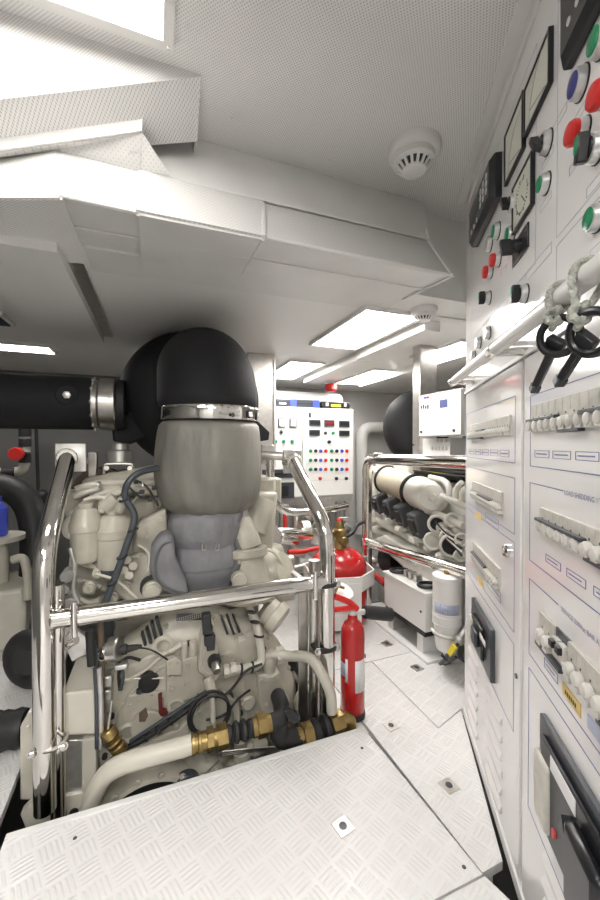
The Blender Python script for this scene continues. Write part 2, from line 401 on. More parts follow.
# unseen fill lamps behind the camera, added to brighten the room
for (x, y) in ((-.75, -.55), (.05, -.75), (.05, -1.25)):
    lamp([(x-.31, y-.15, 0), (x+.31, y-.15, 0), (x+.31, y+.15, 0), (x-.31, y+.15, 0)], 'added fill light panel on the ceiling behind the camera, out of view', HI, dm='added_lamp_diffuser')
# vent at left
v0 = P(2, 318, Z=LO-.005)
t = thing('ceiling_vent', 'small dark ceiling vent grille at the left edge beside the soffit', 'vent', (v0.x, v0.y, LO))
MB().boxb((v0.x-.22, v0.y-.09, LO-.02), (v0.x+.03, v0.y+.07, LO-.001)).build('frame', 'cabinet_white', t)
m = MB()
for i in range(8): m.boxb((v0.x-.2, v0.y-.07+i*.017, LO-.026), (v0.x+.015, v0.y-.062+i*.017, LO-.02))
m.build('slat', 'charcoal_plastic', t, kind='stuff')
MB().boxb((v0.x-.2, v0.y-.075, LO-.0215), (v0.x+.015, v0.y+.058, LO-.0198)).build('grille_backing', 'black_plastic', t)

# ------------------------------------------------------------------ smoke detectors
def detector(c, r, label, z):
    t = thing('smoke_detector', label, 'detector', (c.x, c.y, z), 'smoke detectors')
    o = V((c.x, c.y, z))
    MB().lathe([(r, 0), (r, r*.22), (r*.93, r*.34), (r*.86, r*.38)], o, (0, 0, -1), 40).build('base', 'cabinet_white', t)
    MB().lathe([(r*.80, r*.36), (r*.80, r*.60), (r*.68, r*.66)], o, (0, 0, -1), 40).build('sensor_head', 'cabinet_white', t)
    m = MB()
    for i in range(16):
        a = 2*PI*i/16; d = V((math.cos(a), math.sin(a), 0)); s_ = V((-d.y, d.x, 0))
        p0 = o+d*(r*.69)+V((0, 0, -r*.64)); p1 = o+d*(r*.44)+V((0, 0, -r*.90))
        m.bar(p0, p1, r*.10, r*.06, up=d)
    m.build('fin', 'cabinet_white', t, kind='stuff')
    MB().lathe([(r*.66, r*.60), (r*.42, r*.86)], o, (0, 0, -1), 40).build('chamber', 'black_plastic', t)
    MB().lathe([(r*.47, r*.86), (r*.47, r*.92), (r*.40, r*.96), (r*.1, r*.99)], o, (0, 0, -1), 40).build('cap', 'cabinet_white', t)
    return t
c = P(414, 148, Z=HI); detector(c, S(25.5, c), 'round white smoke detector on the high perforated ceiling, near the switchboard', HI)
c = P(424, 309, Z=LO); detector(c, S(13, c), 'small white smoke detector on the low ceiling beside the middle light panel', LO)
# screws in the ceiling panels
m = MB()
for px, py in ((232, 118), (507, 80), (395, 170), (330, 160)):
    q = P(px, py, Z=HI); m.lathe([(.0035, 0), (.0025, .002)], (q.x, q.y, HI), (0, 0, -1), 10)
struct('trim_21', m, 'bezel_silver')

# ------------------------------------------------------------------ floor plates
def latch(t, c, ang=0.0, s=.022):
    mt = Matrix.Translation(V(c)) @ Matrix.Rotation(ang, 4, 'Z')
    o = MB(mt).boxb((-s, -s, 0), (s, s, .0025)).build('latch', 'brushed_steel', t, bevel=.0008)
    MB(mt).lathe([(s*.62, .0025), (s*.62, .0035), (s*.5, .0035)], (0, 0, 0), (0, 0, 1), 20).build('latch_ring', 'aluminium', o)
    MB(mt).lathe([(s*.48, .0025), (s*.45, .0045), (s*.2, .005)], (0, 0, 0), (0, 0, 1), 20).build('latch_knob', 'charcoal_plastic', o)
def plate(poly, label, latches=(), th=.022, z=0.0, lip=None):
    c = sum((V((*p, 0)) for p in poly), V())/len(poly)
    t = thing('floor_plate', label, 'floor plate', (c.x, c.y, z-th))
    m = MB(); m.prism([(x, y, z-th) for x, y in poly], (0, 0, th)); m.build('tread_panel', 'tread_plate', t)
    for l in latches: latch(t, (l[0], l[1], z), l[2] if len(l) > 2 else 0)
    return t
ZP = .03
xr0 = P(371, 738, Z=ZP).x
kcr = P(484, 876, Z=ZP)
lt = P(343, 827, Z=ZP)
near_plate = plate([(-.355, PLY-.005), (xr0, PLY-.005), (kcr.x, kcr.y+.004), (-.355, kcr.y+.004)], 'near white tread floor plate in front of the engine, with a raised edge strip', [(lt.x, lt.y, .2)], z=ZP)
MB().boxb((-.355, PLY-.005, ZP-.045), (xr0, PLY+.012, ZP+.004)).build('edge_strip', 'plate_edge', near_plate, bevel=.002)
m = MB()
for px, py in ((75, 838), (362, 748), (464, 867)):
    q = P(px, py, Z=ZP); m.lathe([(.005, 0), (.004, .0012)], (q.x, q.y, ZP), (0, 0, 1), 10)
m.build('screw', 'charcoal_plastic', near_plate)
cb0 = lambda u, off: CABM @ V((-u, off, 0))
g0 = cb0(.66, .05); g1 = cb0(1.6, .05)
plate([(-.62, kcr.y-.001), (kcr.x+.002, kcr.y-.001), (P(512, 902, Z=ZP).x, P(512, 902, Z=ZP).y), (.40, .10), (.0, -.6), (-.62, -.6)], 'white tread floor plate at the bottom edge beside the dark gap by the switchboard', z=ZP)
# walkway plates
pa = P(484, 800, Z=0)
kk = cb0(0.02, .02); kq = cb0(.36, .02)
w1 = [(xr0+.004, 1.60), (xr0+.006, 1.115), (xr0+.010, .84), (kq.x-.01, .84), (kk.x-.01, kk.y), (1.16, 1.24), (1.16, 1.60)]
lp = [P(449, 786, Z=0), P(391, 726, Z=0)]
s1 = P(372, 664, Z=0); s2 = P(440, 728, Z=0)
xs_ = (s1.x+s2.x)/2
print('seam', s1, s2, [tuple(l) for l in lp])
ys1 = P(400, 655, Z=0).y
e1 = P(481, 869.5, Z=0); e2 = P(502, 858, Z=0)
kq = e2; print('edge', e1, e2, P(484, 876, Z=ZP), kk)
e2 = P(502.5, 861, Z=0); kk = cb0(-.02, .006); e1 = V((kcr.x+.024, e2.y-.002, 0))
plate([(xr0+.0265, ys1), (kcr.x+.0235, e1.y), (e2.x, e2.y), (kk.x, kk.y), (xs_, s2.y), (xs_, ys1)], 'white walkway tread plate beside the red fire extinguisher, with two square latches', [(l.x, l.y, .1) for l in lp])
lp2 = [P(417, 668, Z=0)]
plate([(xs_+.004, ys1), (xs_+.004, s2.y+.004), (kk.x-.002, kk.y+.005), (1.32, 1.04), (1.32, ys1)], 'white walkway tread plate under the white filter canister', [(l.x, l.y, .1) for l in lp2])
lp3 = [P(387, 644, Z=0)]
plate([(.50, ys1+.004), (1.16, ys1+.004), (1.16, 2.55), (.50, 2.55)], 'white walkway tread plate beside the white battery box', [(l.x, l.y, .1) for l in lp3])
plate([(.50, 2.555), (1.3, 2.555), (1.3, 3.4), (.50, 3.4)], 'white walkway tread plate under the far white cabinet', [])
plate([(-1.5, .70), (-.37, .70), (-.37, 1.135), (-.395, 1.14), (-.41, 1.7), (-1.5, 1.7)], 'white left floor plate beside the engine bay, in front of the black hose', [])
plate([(-1.5, 1.705), (-.41, 1.705), (-.41, 2.6), (-1.5, 2.6)], 'white left floor plate beneath the pale pump', [])
# bilge framing under the plates
struct('trim_22', MB().boxb((.57, 1.13, -.70), (.60, 3.4, -.024)), 'hull_dark')
struct('trim_23', MB().boxb((-.47, 1.14, -.70), (-.45, 2.6, -.024)), 'hull_dark')
struct('trim_24', MB().boxb((-.62, .66, -.70), (.67, .68, ZP-.024)), 'hull_dark')
struct('trim_25', MB().boxb((.70, .72, -.70), (.80, .73, -.024)), 'wall_paint')
struct('trim_26', MB().boxb((.575, 1.14, -.06), (xr0+.026, ys1, -.001)), 'plate_edge')
# ------------------------------------------------------------------ switchboard (local x = -u, y = out of the face, z up)
def MC(): return MB(CABM)
def cbox(m, u0, u1, o0, o1, z0, z1): return m.boxb((-max(u0, u1), min(o0, o1), min(z0, z1)), (-min(u0, u1), max(o0, o1), max(z0, z1)))
sb = thing('electrical_switchboard', 'tall glossy white electrical switchboard with breaker rows and buttons, filling the right side', 'switchboard', mtx=CABM)
UD = .592; U1 = 1.75; HT = 1.896; zs = 1.197
m = MC(); cbox(m, 0, U1, -.34, -.012, .028, HT); m.build('cabinet_body', 'switchboard_white', sb)
m = MC(); cbox(m, .004, U1, -.014, 0, zs+.004, HT-.035); m.build('control_panel', 'switchboard_white', sb, bevel=.002)
m = MC(); cbox(m, 0, U1, -.012, .006, HT-.033, HT); m.build('top_rail', 'switchboard_white', sb, bevel=.002)
m = MC(); cbox(m, .004, U1, -.012, .005, zs-.006, zs+.003); m.build('middle_rail', 'plate_edge', sb)
dfar = MC(); cbox(dfar, .006, UD-.010, -.014, 0, .032, zs-.008); dfar = dfar.build('door', 'switchboard_white', sb, bevel=.003)
dnear = MC(); cbox(dnear, UD+.010, U1, -.014, 0, .032, zs-.008); dnear = dnear.build('door', 'switchboard_white', sb, bevel=.003)
m = MC(); cbox(m, UD-.008, UD+.008, -.012, -.004, .05, zs); m.build('door_jamb', 'plate_edge', sb)
m = MC(); cbox(m, -.004, U1, -.33, .004, .0, .030); m.build('plinth', 'plate_edge', sb, bevel=.002)
def rr(*q): return [cab(*p) for p in q]
def quad(px4):
    c = [cab(*p) for p in px4]
    us = sorted(q[0] for q in c); zs_ = sorted(q[1] for q in c)
    return (us[0]+us[1])/2, (us[2]+us[3])/2, (zs_[0]+zs_[1])/2, (zs_[2]+zs_[3])/2
def pc(u, o, z): return V((-u, o, z))
OUT = V((0, 1, 0)); UL = V((-1, 0, 0)); UZ = V((0, 0, 1))
def button(px, py, kind, r=None, parent=None):
    u, z = cab(px, py, .006 if kind != 'red' else .012); r = (r or .0205)*(.86 if kind == 'red' else .95)
    b = MC().lathe([(r*1.02, 0), (r*1.02, .004), (r, .006), (r*.92, .013), (r*.80, .0135)], pc(u, 0, z), OUT, 28).build('push_button', 'bezel_silver', sb)
    MC().lathe([(r*1.10, 0), (r*1.10, .002)], pc(u, 0, z), OUT, 28).build('gasket', 'black_rubber', b)
    if kind in ('green', 'blue'):
        MC().lathe([(r*.78, .010), (r*.78, .0145), (r*.70, .0155)], pc(u, 0, z), OUT, 28).build('button_cap', kind+'_plastic', b)
    elif kind == 'red':
        MC().lathe([(r*.80, .010), (r*.96, .013), (r*.98, .019), (r*.82, .0235), (r*.4, .025)], pc(u, 0, z), OUT, 28).build('button_cap', 'red_plastic', b)
    elif kind == 'silver':
        MC().lathe([(r*.74, .010), (r*.70, .0128)], pc(u, 0, z), OUT, 28).build('button_cap', 'aluminium', b)
    elif kind in ('selector', 'selector_green'):
        k = MC(); k.lathe([(r*.76, .010), (r*.72, .015)], pc(u, 0, z), OUT, 24)
        d = V((.55, 0, .83)) if kind == 'selector' else V((-.2, 0, .98)); s_ = V((d.z, 0, -d.x))
        prof = [pc(u, .014, z)+d*(r*1.05)+s_*r*.30, pc(u, .014, z)+d*(r*1.05)-s_*r*.30, pc(u, .014, z)-d*(r*.9)-s_*r*.30, pc(u, .014, z)-d*(r*.9)+s_*r*.30]
        k.prism(prof, (0, .015, 0)); k.build('selector_knob', 'black_plastic', b, bevel=.002)
        if kind == 'selector_green':
            MC().lathe([(r*.28, .0290), (r*.28, .0300)], pc(u, 0, z), OUT, 14).build('indicator_cap', 'green_plastic', b)
            MC().box(pc(u, .0295, z)+d*r*.45, (r*.42, .002, r*.8), (0, math.atan2(d.x, d.z), 0)).build('indicator_cap', 'green_plastic', b)
    return b
def radius(hpx, px, py):
    u, z = cab(px, py); q = CABM @ pc(u, 0, z); return hpx*.5*((q-CAM).dot(FW))/FOC
for px, py, k, h in ((599, 40, 'green', 31), (578, 84, 'blue', 29), (600, 95, 'red', 30), (576, 133, 'red', 27), (594, 148, 'selector_green', 29), (594, 218, 'green', 27),
                     (545, 143, 'selector', 22), (543.5, 184, 'green', 20), (512, 203, 'selector', 18), (496, 231, 'green', 16), (510, 235, 'green', 18),
                     (488.5, 244, 'silver', 15), (494.5, 260, 'red', 15), (487, 272, 'red', 14), (487.5, 298, 'selector_green', 13), (523, 294, 'selector_green', 18),
                     (487, 333, 'silver', 13), (478, 343, 'silver', 11.5), (473, 355, 'silver', 8)):
    button(px, py, k, radius(h, px, py)*1.0)
# framed meters
def meter(px4, rnd):
    u0, u1, z0, z1 = quad(px4); fr = (u1-u0)*.04
    m = MC()
    for a in ((u0, u1, z0, z0+fr), (u0, u1, z1-fr, z1), (u0, u0+fr, z0+fr, z1-fr), (u1-fr, u1, z0+fr, z1-fr)): cbox(m, a[0], a[1], 0, .009, a[2], a[3])
    o = m.build('panel_meter', 'black_plastic', sb, bevel=.0008)
    m = MC(); cbox(m, u0+fr*.5, u1-fr*.5, 0, .006, z0+fr*.5, z1-fr*.5); m.build('dial_face', 'meter_cream', o)
    cu, cz = (u0+u1)/2, (z0+z1)/2; R = min(u1-u0, z1-z0)/2
    m = MC()
    if rnd:
        for i in range(30):
            if 10 <= i <= 12: continue
            a = 2*PI*i/30; d = V((math.cos(a), 0, math.sin(a))); c = pc(cu, .0064, cz)
            m.bar(c+d*R*.58, c+d*R*(.72 if i % 3 == 0 else .66), R*(.07 if i % 3 == 0 else .035), .0006, up=(0, 1, 0))
        m.build('scale_marks', 'ink_black', o, kind='stuff')
        m = MC(); m.bar(pc(cu, .0068, cz), pc(cu+R*.35, .0068, cz-R*.4), R*.04, .0006, up=(0, 1, 0)); m.build('needle', 'ink_black', o)
    else:
        c = pc(u1-fr*2, .0064, z0+fr*2); RR = (u1-u0)*.70
        pts = [c+V((math.cos(a), 0, math.sin(a)))*RR for a in [PI*.5*i/16 for i in range(17)]]
        m.tube(pts, .0007, raw=True, seg=5)
        for i in range(17):
            a = PI*.5*i/16; d = V((math.cos(a), 0, math.sin(a))); m.bar(c+d*RR, c+d*RR*(1.10 if i % 4 == 0 else 1.06), .0008, .0005, up=(0, 1, 0))
        m.build('scale_marks', 'ink_grey', o, kind='stuff')
        m = MC(); m.bar(c, c+V((math.cos(.25), 0, math.sin(.25)))*RR*1.02, .0012, .0006, up=(0, 1, 0)); m.build('needle', 'ink_black', o)
        m = MC(); m.lathe([(R*.14, .006), (R*.12, .0078)], pc(u1-fr*2.6, 0, z0+fr*2.6), OUT, 16); m.build('pivot_cover', 'meter_cream', o)
meter([(528, 85), (555, 28), (553, 85), (527, 137)], False)
meter([(508, 132), (527, 92), (526, 155), (507, 181)], False)
meter([(516, 184), (536, 153), (535, 207), (515, 233)], True)
# black display controllers
def controller(u0, u1, z0, z1, dp, big):
    m = MC(); b = .012
    m.rings([[pc(u0, 0, z0), pc(u1, 0, z0), pc(u1, 0, z1), pc(u0, 0, z1)], [pc(u0, dp*.6, z0), pc(u1, dp*.6, z0), pc(u1, dp*.6, z1), pc(u0, dp*.6, z1)],
             [pc(u0+b, dp, z0+b), pc(u1-b, dp, z0+b), pc(u1-b, dp, z1-b), pc(u0+b, dp, z1-b)]])
    o = m.build('controller', 'black_plastic', sb, bevel=.002)
    w, h = u1-u0, z1-z0
    m = MC(); cbox(m, u0+w*.14, u0+w*.52, dp, dp+.0008, z0+h*.42, z0+h*.78); m.build('screen', 'charcoal_plastic', o)
    for i in range(3):
        for j in range(3):
            MC().lathe([(w*.035, 0), (w*.03, .0015)], pc(u0+w*(.62+.12*i), dp, z0+h*(.35+.17*j)), OUT, 14).build('key', 'bezel_silver', o)
    for i in range(3): MC().lathe([(w*.03, 0), (w*.025, .0015)], pc(u0+w*(.2+.13*i), dp, z0+h*.2), OUT, 14).build('key', 'bezel_silver', o)
controller(cab(478, 246)[0], cab(502.5, 170)[0], cab(502, 197)[1], cab(502.5, 151)[1], .030, False)
ua, za = cab(572, 70)
controller(ua, ua+.20, za, za+.20, .022, True)
# rotary switch on black square plate
u0, u1, z0, z1 = quad([(518, 236), (530, 224), (529, 248), (518, 261)])
m = MC(); cbox(m, u0-.028, u1, 0, .004, z0, z1); o = m.build('rotary_switch', 'black_plastic', sb, bevel=.001)
cu, cz = (u0+u1)/2-.014, (z0+z1)/2
MC().lathe([(.016, .004), (.0145, .02)], pc(cu, 0, cz), OUT, 20).build('dial_hub', 'black_plastic', o)
m = MC(); m.box(pc(cu, .030, cz), (.013, .024, .044), (0, .5, 0)); m.build('rotary_knob', 'black_plastic', o, bevel=.003)
# printed frames (thin ink lines lying on the panel), label boxes and lettering
inks = MC(); LNW = .0013
def il(u0, z0, u1, z1, w=LNW):
    if abs(u1-u0) > abs(z1-z0): cbox(inks, u0, u1, 0, .0005, min(z0, z1)-w/2, max(z0, z1)+w/2)
    else: cbox(inks, min(u0, u1)-w/2, max(u0, u1)+w/2, 0, .0005, z0, z1)
def frame(u0, u1, z0, z1, w=LNW):
    il(u0, z0, u1, z0, w); il(u0, z1, u1, z1, w); il(u0, z0, u0, z1, w); il(u1, z0, u1, z1, w)
uf = cab(557, 200)[0]; zf0 = cab(559, 235)[1]
frame(uf, 1.5, zf0, 1.80); 
um = cab(531, 100)[0]
frame(.10, um+.03, zf0, 1.80)
frame(.10, cab(552, 200)[0], cab(512, 290)[1]+.0, zf0-.015)
frame(uf, 1.5, 1.24, zf0-.015)
for (px, py, w, h) in ((548, 158, .05, .012), (546, 202, .05, .012), (578, 160, .055, .013), (598, 180, .06, .014), (583, 108, .05, .012), (602, 245, .06, .014), (512, 251, .05, .012), (516, 262, .05, .012), (504, 270, .04, .01), (522, 281, .05, .010), (560, 118, .05, .012)):
    u, z = cab(px, py); frame(u-w/2, u+w/2, z-h/2, z+h/2, .0009)
inks.build('printed_frames', 'ink_grey', sb, kind='stuff')
def label_text(parent, body, size, u, z, m_='ink_blue', align='LEFT', ext=0.0005):
    MC().text(body, size, pc(u, ext, z), UL, UZ, align).build('lettering', m_, parent, recalc=False)
# --- breaker rows
def breaker_row(door, u0, u1, z0, z1, n, dark=(), tog=None, gap=None, h=.35, kn=1.0, pr=.014):
    """beige cover plate u0..u1 x z0..z1, a row of toggles along its lower part"""
    m = MC()
    segs = [(u0, u1)] if not gap else [(u0, gap[0]), (gap[1], u1)]
    for a, b in segs: cbox(m, a, b, 0, .006, z0+(z1-z0)*h, z1)
    o = m.build('breaker_row', 'breaker_beige', door, bevel=.0012)
    zt_ = z0+(z1-z0)*h
    m = MC(); cbox(m, u0, u1, 0, .004, z0, zt_); o2 = m.build('breaker_row_base', 'breaker_beige', door)
    pitch = (u1-u0)/n
    for i in range(n):
        u = u0+pitch*(i+.5)
        if gap and gap[0] < u < gap[1]: continue
        up = .0
        r = pitch*.40*kn
        k = MC(); zc = zt_-r*.9
        k.lathe([(r*.55, .003), (r, pr*.35), (r*1.05, pr*.8), (r*.8, pr*1.15), (r*.3, pr*1.25)], pc(u, 0, zc), OUT, 14)
        k.box(pc(u, pr*.55, z0+(zt_-z0)*.25), (pitch*.62, pr*.9, (zt_-z0)*.35))
        k.build('breaker_toggle', 'toggle_beige', o)
        d = MC(); d.lathe([(.0022, .006), (.0018, .0066)], pc(u, 0, z0+(z1-z0)*(h+.10)), OUT, 8); d.build('indicator_dot', 'charcoal_plastic', o)
        d = MC(); cbox(d, u-pitch*.46, u-pitch*.43, .006, .0064, z0+(z1-z0)*(h+.18), z1-.002); d.build('cover_groove', 'breaker_beige', o)
    for a, b, low in dark:
        ua, ub = u0+(u1-u0)*a, u0+(u1-u0)*b
        m = MC()
        if low: cbox(m, ua, ub, .004, .014, z0-.003, z0+(zt_-z0)*.14)
        else: cbox(m, ua, ub, .006, pr*1.1, zt_-.002, zt_+.004)
        m.build('locking_bar', 'charcoal_plastic', o, bevel=.001)
    return o
inkb = MC()
def il2(u0, z0, u1, z1, w=.0016):
    if abs(u1-u0) > abs(z1-z0): cbox(inkb, u0, u1, 0, .0006, min(z0, z1)-w/2, max(z0, z1)+w/2)
    else: cbox(inkb, min(u0, u1)-w/2, max(u0, u1)+w/2, 0, .0006, z0, z1)
def frame2(u0, u1, z0, z1, w=.0016):
    il2(u0, z0, u1, z0, w); il2(u0, z1, u1, z1, w); il2(u0, z0, u0, z1, w); il2(u1, z0, u1, z1, w)
    if z1-z0 < .035:
        n = int((u1-u0-.014)/.0042)
        for k in range(n): cbox(inkb, u0+.007+k*.0042, u0+.0098+k*.0042, 0, .0005, (z0+z1)/2-.0011, (z0+z1)/2+.0011)
# near door: measured along column px 543 -> heights
def zat(px, py): return cab(px, py)[1]
un = cab(534, 420)[0]
ue = un+.52
# row 1
z1_, z0_ = zat(534, 405), zat(533, 433.5)
breaker_row(dnear, cab(534, 420)[0], ue, z0_, z1_, 19, dark=((0, .25, False), (.26, .40, True), (.40, .62, False), (.62, .8, True)), h=.42)
zl = zat(531, 466); un0 = cab(530.5, 430)[0]
zl1, zl0 = zat(536, 450.5), zat(536, 457)
u = cab(535, 455)[0]
for i in range(4):
    frame2(u+i*.082, u+i*.082+.066, zl0, zl1, .0011)
frame2(un0, 1.6, zl, zat(531, 396))
# row 2
z1_, z0_ = zat(543, 507), zat(540, 530)
u2 = cab(543, 515)[0]
breaker_row(dnear, u2, u2+.52, z0_, z1_, 19, dark=((0, .33, False), (.34, .52, True), (.55, .8, True)), h=.50)
ztop2, zbot2 = zat(530, 482.5), zat(530, 560)
il2(un0, zbot2, un0, ztop2); il2(un0, ztop2, cab(560, 495)[0]+.012, ztop2); il2(un0, zbot2, 1.6, zbot2)
ul = cab(561, 492)[0]
label_text(dnear, 'LOAD SHEDDING 1° ST', .0118, cab(560, 492)[0]+.016, ztop2-.006)
zl1, zl0 = zat(546, 554), zat(546, 561)
u = cab(546, 558)[0]
for i in range(4): frame2(u+i*.082, u+i*.082+.060, zl0, zl1, .0012)
# row 3
z1_, z0_ = zat(543, 611), zat(541, 640)
u3 = cab(543, 620)[0]; ga, gb = cab(558, 635)[0], cab(572, 650)[0]
breaker_row(dnear, u3, u3+.50, z0_, z1_, 18, dark=((0, .2, True), (.42, .9, True)), gap=(ga, gb), h=.50)
m = MC(); cbox(m, ga, gb, 0, .003, z0_-.004, z1_); op = m.build('open_breaker_slot', 'charcoal_plastic', dnear)
for i in range(2):
    uu = ga+(gb-ga)*(.27+.46*i); m = MC(); cbox(m, uu-.0095, uu+.0095, .003, .011, z0_+.014, z1_-.014); m.build('breaker_body', 'toggle_beige', op, bevel=.001)
    m = MC(); cbox(m, uu-.007, uu+.007, .011, .018, z0_+.030, z0_+.042); m.build('breaker_lever', 'black_plastic', op, bevel=.001)
ztop3, zbot3 = zat(529, 578), zat(529, 653)
il2(un0, zbot3, un0, ztop3); il2(un0, ztop3, cab(558, 603)[0], ztop3); il2(un0, zbot3, 1.6, zbot3)
label_text(dnear, 'SERVICE 230Vac BAR A', .0118, cab(558, 603)[0]+.012, ztop3-.006)
zl1, zl0 = zat(545, 658), zat(545, 667); u = cab(544.5, 663)[0]
frame2(u, u+.055, zl0, zl1, .0012)
m = MC(); cbox(m, u+.075, u+.135, 0, .0012, zl0-.003, zl1+.001); am = m.build('amber_label', 'label_amber', dnear)
m = MC()
for k in range(6): cbox(m, u+.085+k*.0065, u+.089+k*.0065, .0012, .0015, zl0+.003, zl0+.010)
m.build('label_marks', 'ink_black', dnear, kind='stuff')
m = MC(); cbox(m, u+.155, u+.25, 0, .0012, zl0-.002, zl1+.002); m.build('blue_label', 'label_bluegrey', dnear)
frame2(un0+.0, 1.6, .25, zbot3-.03)
# large moulded-case breaker on the near door
u0, z1_ = cab(545.5, 713); z0_ = zat(548, 800)
z0_ = z1_-.20
m = MC(); cbox(m, u0, u0+.30, 0, .010, z0_, z1_); o = m.build('main_breaker', 'charcoal_plastic', dnear, bevel=.002)
m = MC(); cbox(m, u0+.025, u0+.27, .010, .018, z0_+.02, z1_-.02); m.build('breaker_body', 'black_plastic', o, bevel=.004)
m = MC(); cbox(m, u0+.012, u0+.068, .012, .026, z0_+.03, z1_-.055); m.build('beige_cover', 'breaker_beige', o, bevel=.006)
m = MC(); cbox(m, u0+.07, u0+.155, .018, .0192, z1_-.050, z1_-.026); m.build('white_label', 'label_white', o)
m = MC(); cbox(m, u0+.16, u0+.25, .018, .040, z0_+.035, z1_-.045); m.build('handle_cover', 'black_plastic', o, bevel=.012)
MC().lathe([(.007, .018), (.006, .021)], pc(u0+.085, 0, z0_+.055), OUT, 16).build('red_button', 'red_plastic', o)
m = MC(); m.prism([pc(u0+.125, .018, z0_+.105), pc(u0+.15, .018, z0_+.105), pc(u0+.137, .018, z0_+.135)], (0, .012, 0)); m.build('lever', 'charcoal_plastic', o)
for px, py in ((516.5, 676),):
    u, z = cab(px, py)
    MC().lathe([(.006, 0), (.005, .003)], pc(u, 0, z), OUT, 14).build('door_screw', 'charcoal_plastic', sb)
# far door rows
def row_far(a, b, c, d, n, dark, **k):
    u0, u1, z0, z1 = quad([a, b, c, d]); return breaker_row(dfar, u0, u1, z0, z1, n, dark, **k)
row_far((471.5, 427), (512, 412), (512, 436.5), (471.5, 438), 20, ((.3, .5, False), (0, .42, True)), h=.42)
row_far((475, 482), (504, 491.5), (503, 514), (474, 499), 18, ((.3, .75, False),), h=.42)
row_far((475.5, 544), (501, 567), (500, 588.5), (475, 561), 15, ((0, .6, False),), h=.42)
u0, u1 = cab(472, 470)[0], cab(515, 470)[0]
for a, b in (((474, 409), (472, 462)), ((472, 470), (472, 470.5)),):
    pass
zA = zat(515, 396); zB = zat(514.5, 463); zC = zat(514, 478); zD = zat(512, 556); zE = zat(512, 628)
frame2(.02, u1, zB, zA); frame2(.02, u1, zD+.055, zC); frame2(.02, u1, zat(511, 628), zD+.035); frame2(.02, u1, zat(509, 722), zat(511, 640))
for px, py, mt in ((478.5, 516, 'label_amber'), (481, 582, 'label_amber')):
    u, z = cab(px, py); m = MC(); cbox(m, u-.035, u+.035, 0, .001, z-.010, z+.010); m.build('amber_label', mt, dfar)
for px, py in ((492, 521), (494, 590)):
    u, z = cab(px, py); frame2(u-.07, u+.06, z-.012, z+.012, .0012)
u, z = cab(480, 452)
for i in range(5): frame2(.07+i*.09, .07+i*.09+.07, z-.008, z+.008, .0012)
inkb.build('printed_frames', 'ink_blue', sb, kind='stuff')
# lock
u, z = cab(508, 551)
o = MC().lathe([(.017, 0), (.017, .006), (.013, .010), (.011, .010)], pc(u, 0, z), OUT, 24).build('lock', 'polished_steel', dfar)
MC().lathe([(.008, .008), (.007, .0115)], pc(u, 0, z), OUT, 16).build('lock_core', 'aluminium', o)
# black moulded-case breaker on far door
u0, u1, z0, z1 = quad([(475, 600), (495.5, 627), (495, 679), (475, 645)])
m = MC(); cbox(m, u0, u1, 0, .012, z0, z1); o = m.build('main_breaker', 'charcoal_plastic', dfar, bevel=.002)
m = MC(); cbox(m, u0+.05, u1-.06, .012, .022, z0+.025, z1-.03); m.build('breaker_body', 'black_plastic', o, bevel=.004)
m = MC(); cbox(m, u0+.09, u0+.15, .022, .034, z0+.05, z1-.05); m.build('handle_cover', 'charcoal_plastic', o, bevel=.006)
m = MC(); cbox(m, u0+.02, u0+.07, .012, .026, z0+.03, z1-.045); m.build('beige_cover', 'breaker_beige', o, bevel=.005)
m = MC(); cbox(m, u0+.16, u0+.22, .022, .0232, z1-.055, z1-.04); m.build('white_label', 'label_white', o)
# louvres pressed into the lower doors
def louvre(door, u, z, w, n, dz):
    for i in range(n):
        zz = z-i*dz
        m = MC(); m.rings([[pc(u, 0, zz-.010), pc(u, .007, zz-.008), pc(u, .007, zz-.004), pc(u, 0, zz+.010)], [pc(u+w, 0, zz-.010), pc(u+w, .007, zz-.008), pc(u+w, .007, zz-.004), pc(u+w, 0, zz+.010)]])
        m.build('louvre', 'switchboard_white', door)
louvre(dfar, .09, .30, .12, 6, .045); louvre(dfar, .32, .30, .14, 6, .045)
louvre(dnear, .72, .24, .16, 5, .045)

# ------------------------------------------------------------------ handrail on the switchboard
ho = .062
def hz_(u): return 1.2245-.026*u
hr = MC().cyl(pc(.112, ho, hz_(.112)), pc(1.62, ho, hz_(1.62)), .0138, seg=24).build('handrail', 'cabinet_white', sb, label='white tubular handrail on steel standoffs')
MC().cyl(pc(.10, ho, hz_(.1)), pc(.128, ho, hz_(.1)), .0148, seg=24, bev=.002).build('end_cap', 'polished_steel', hr)
for u in (.134, .604, 1.55):
    MC().cyl(pc(u, .0, hz_(u)), pc(u, ho, hz_(u)), .0155, seg=20).build('standoff', 'polished_steel', hr)
    MC().cyl(pc(u-.014, ho, hz_(u)), pc(u+.014, ho, hz_(u)), .0155, seg=24, bev=.002).build('clamp_collar', 'polished_steel', hr)
hz = hz_(.9)
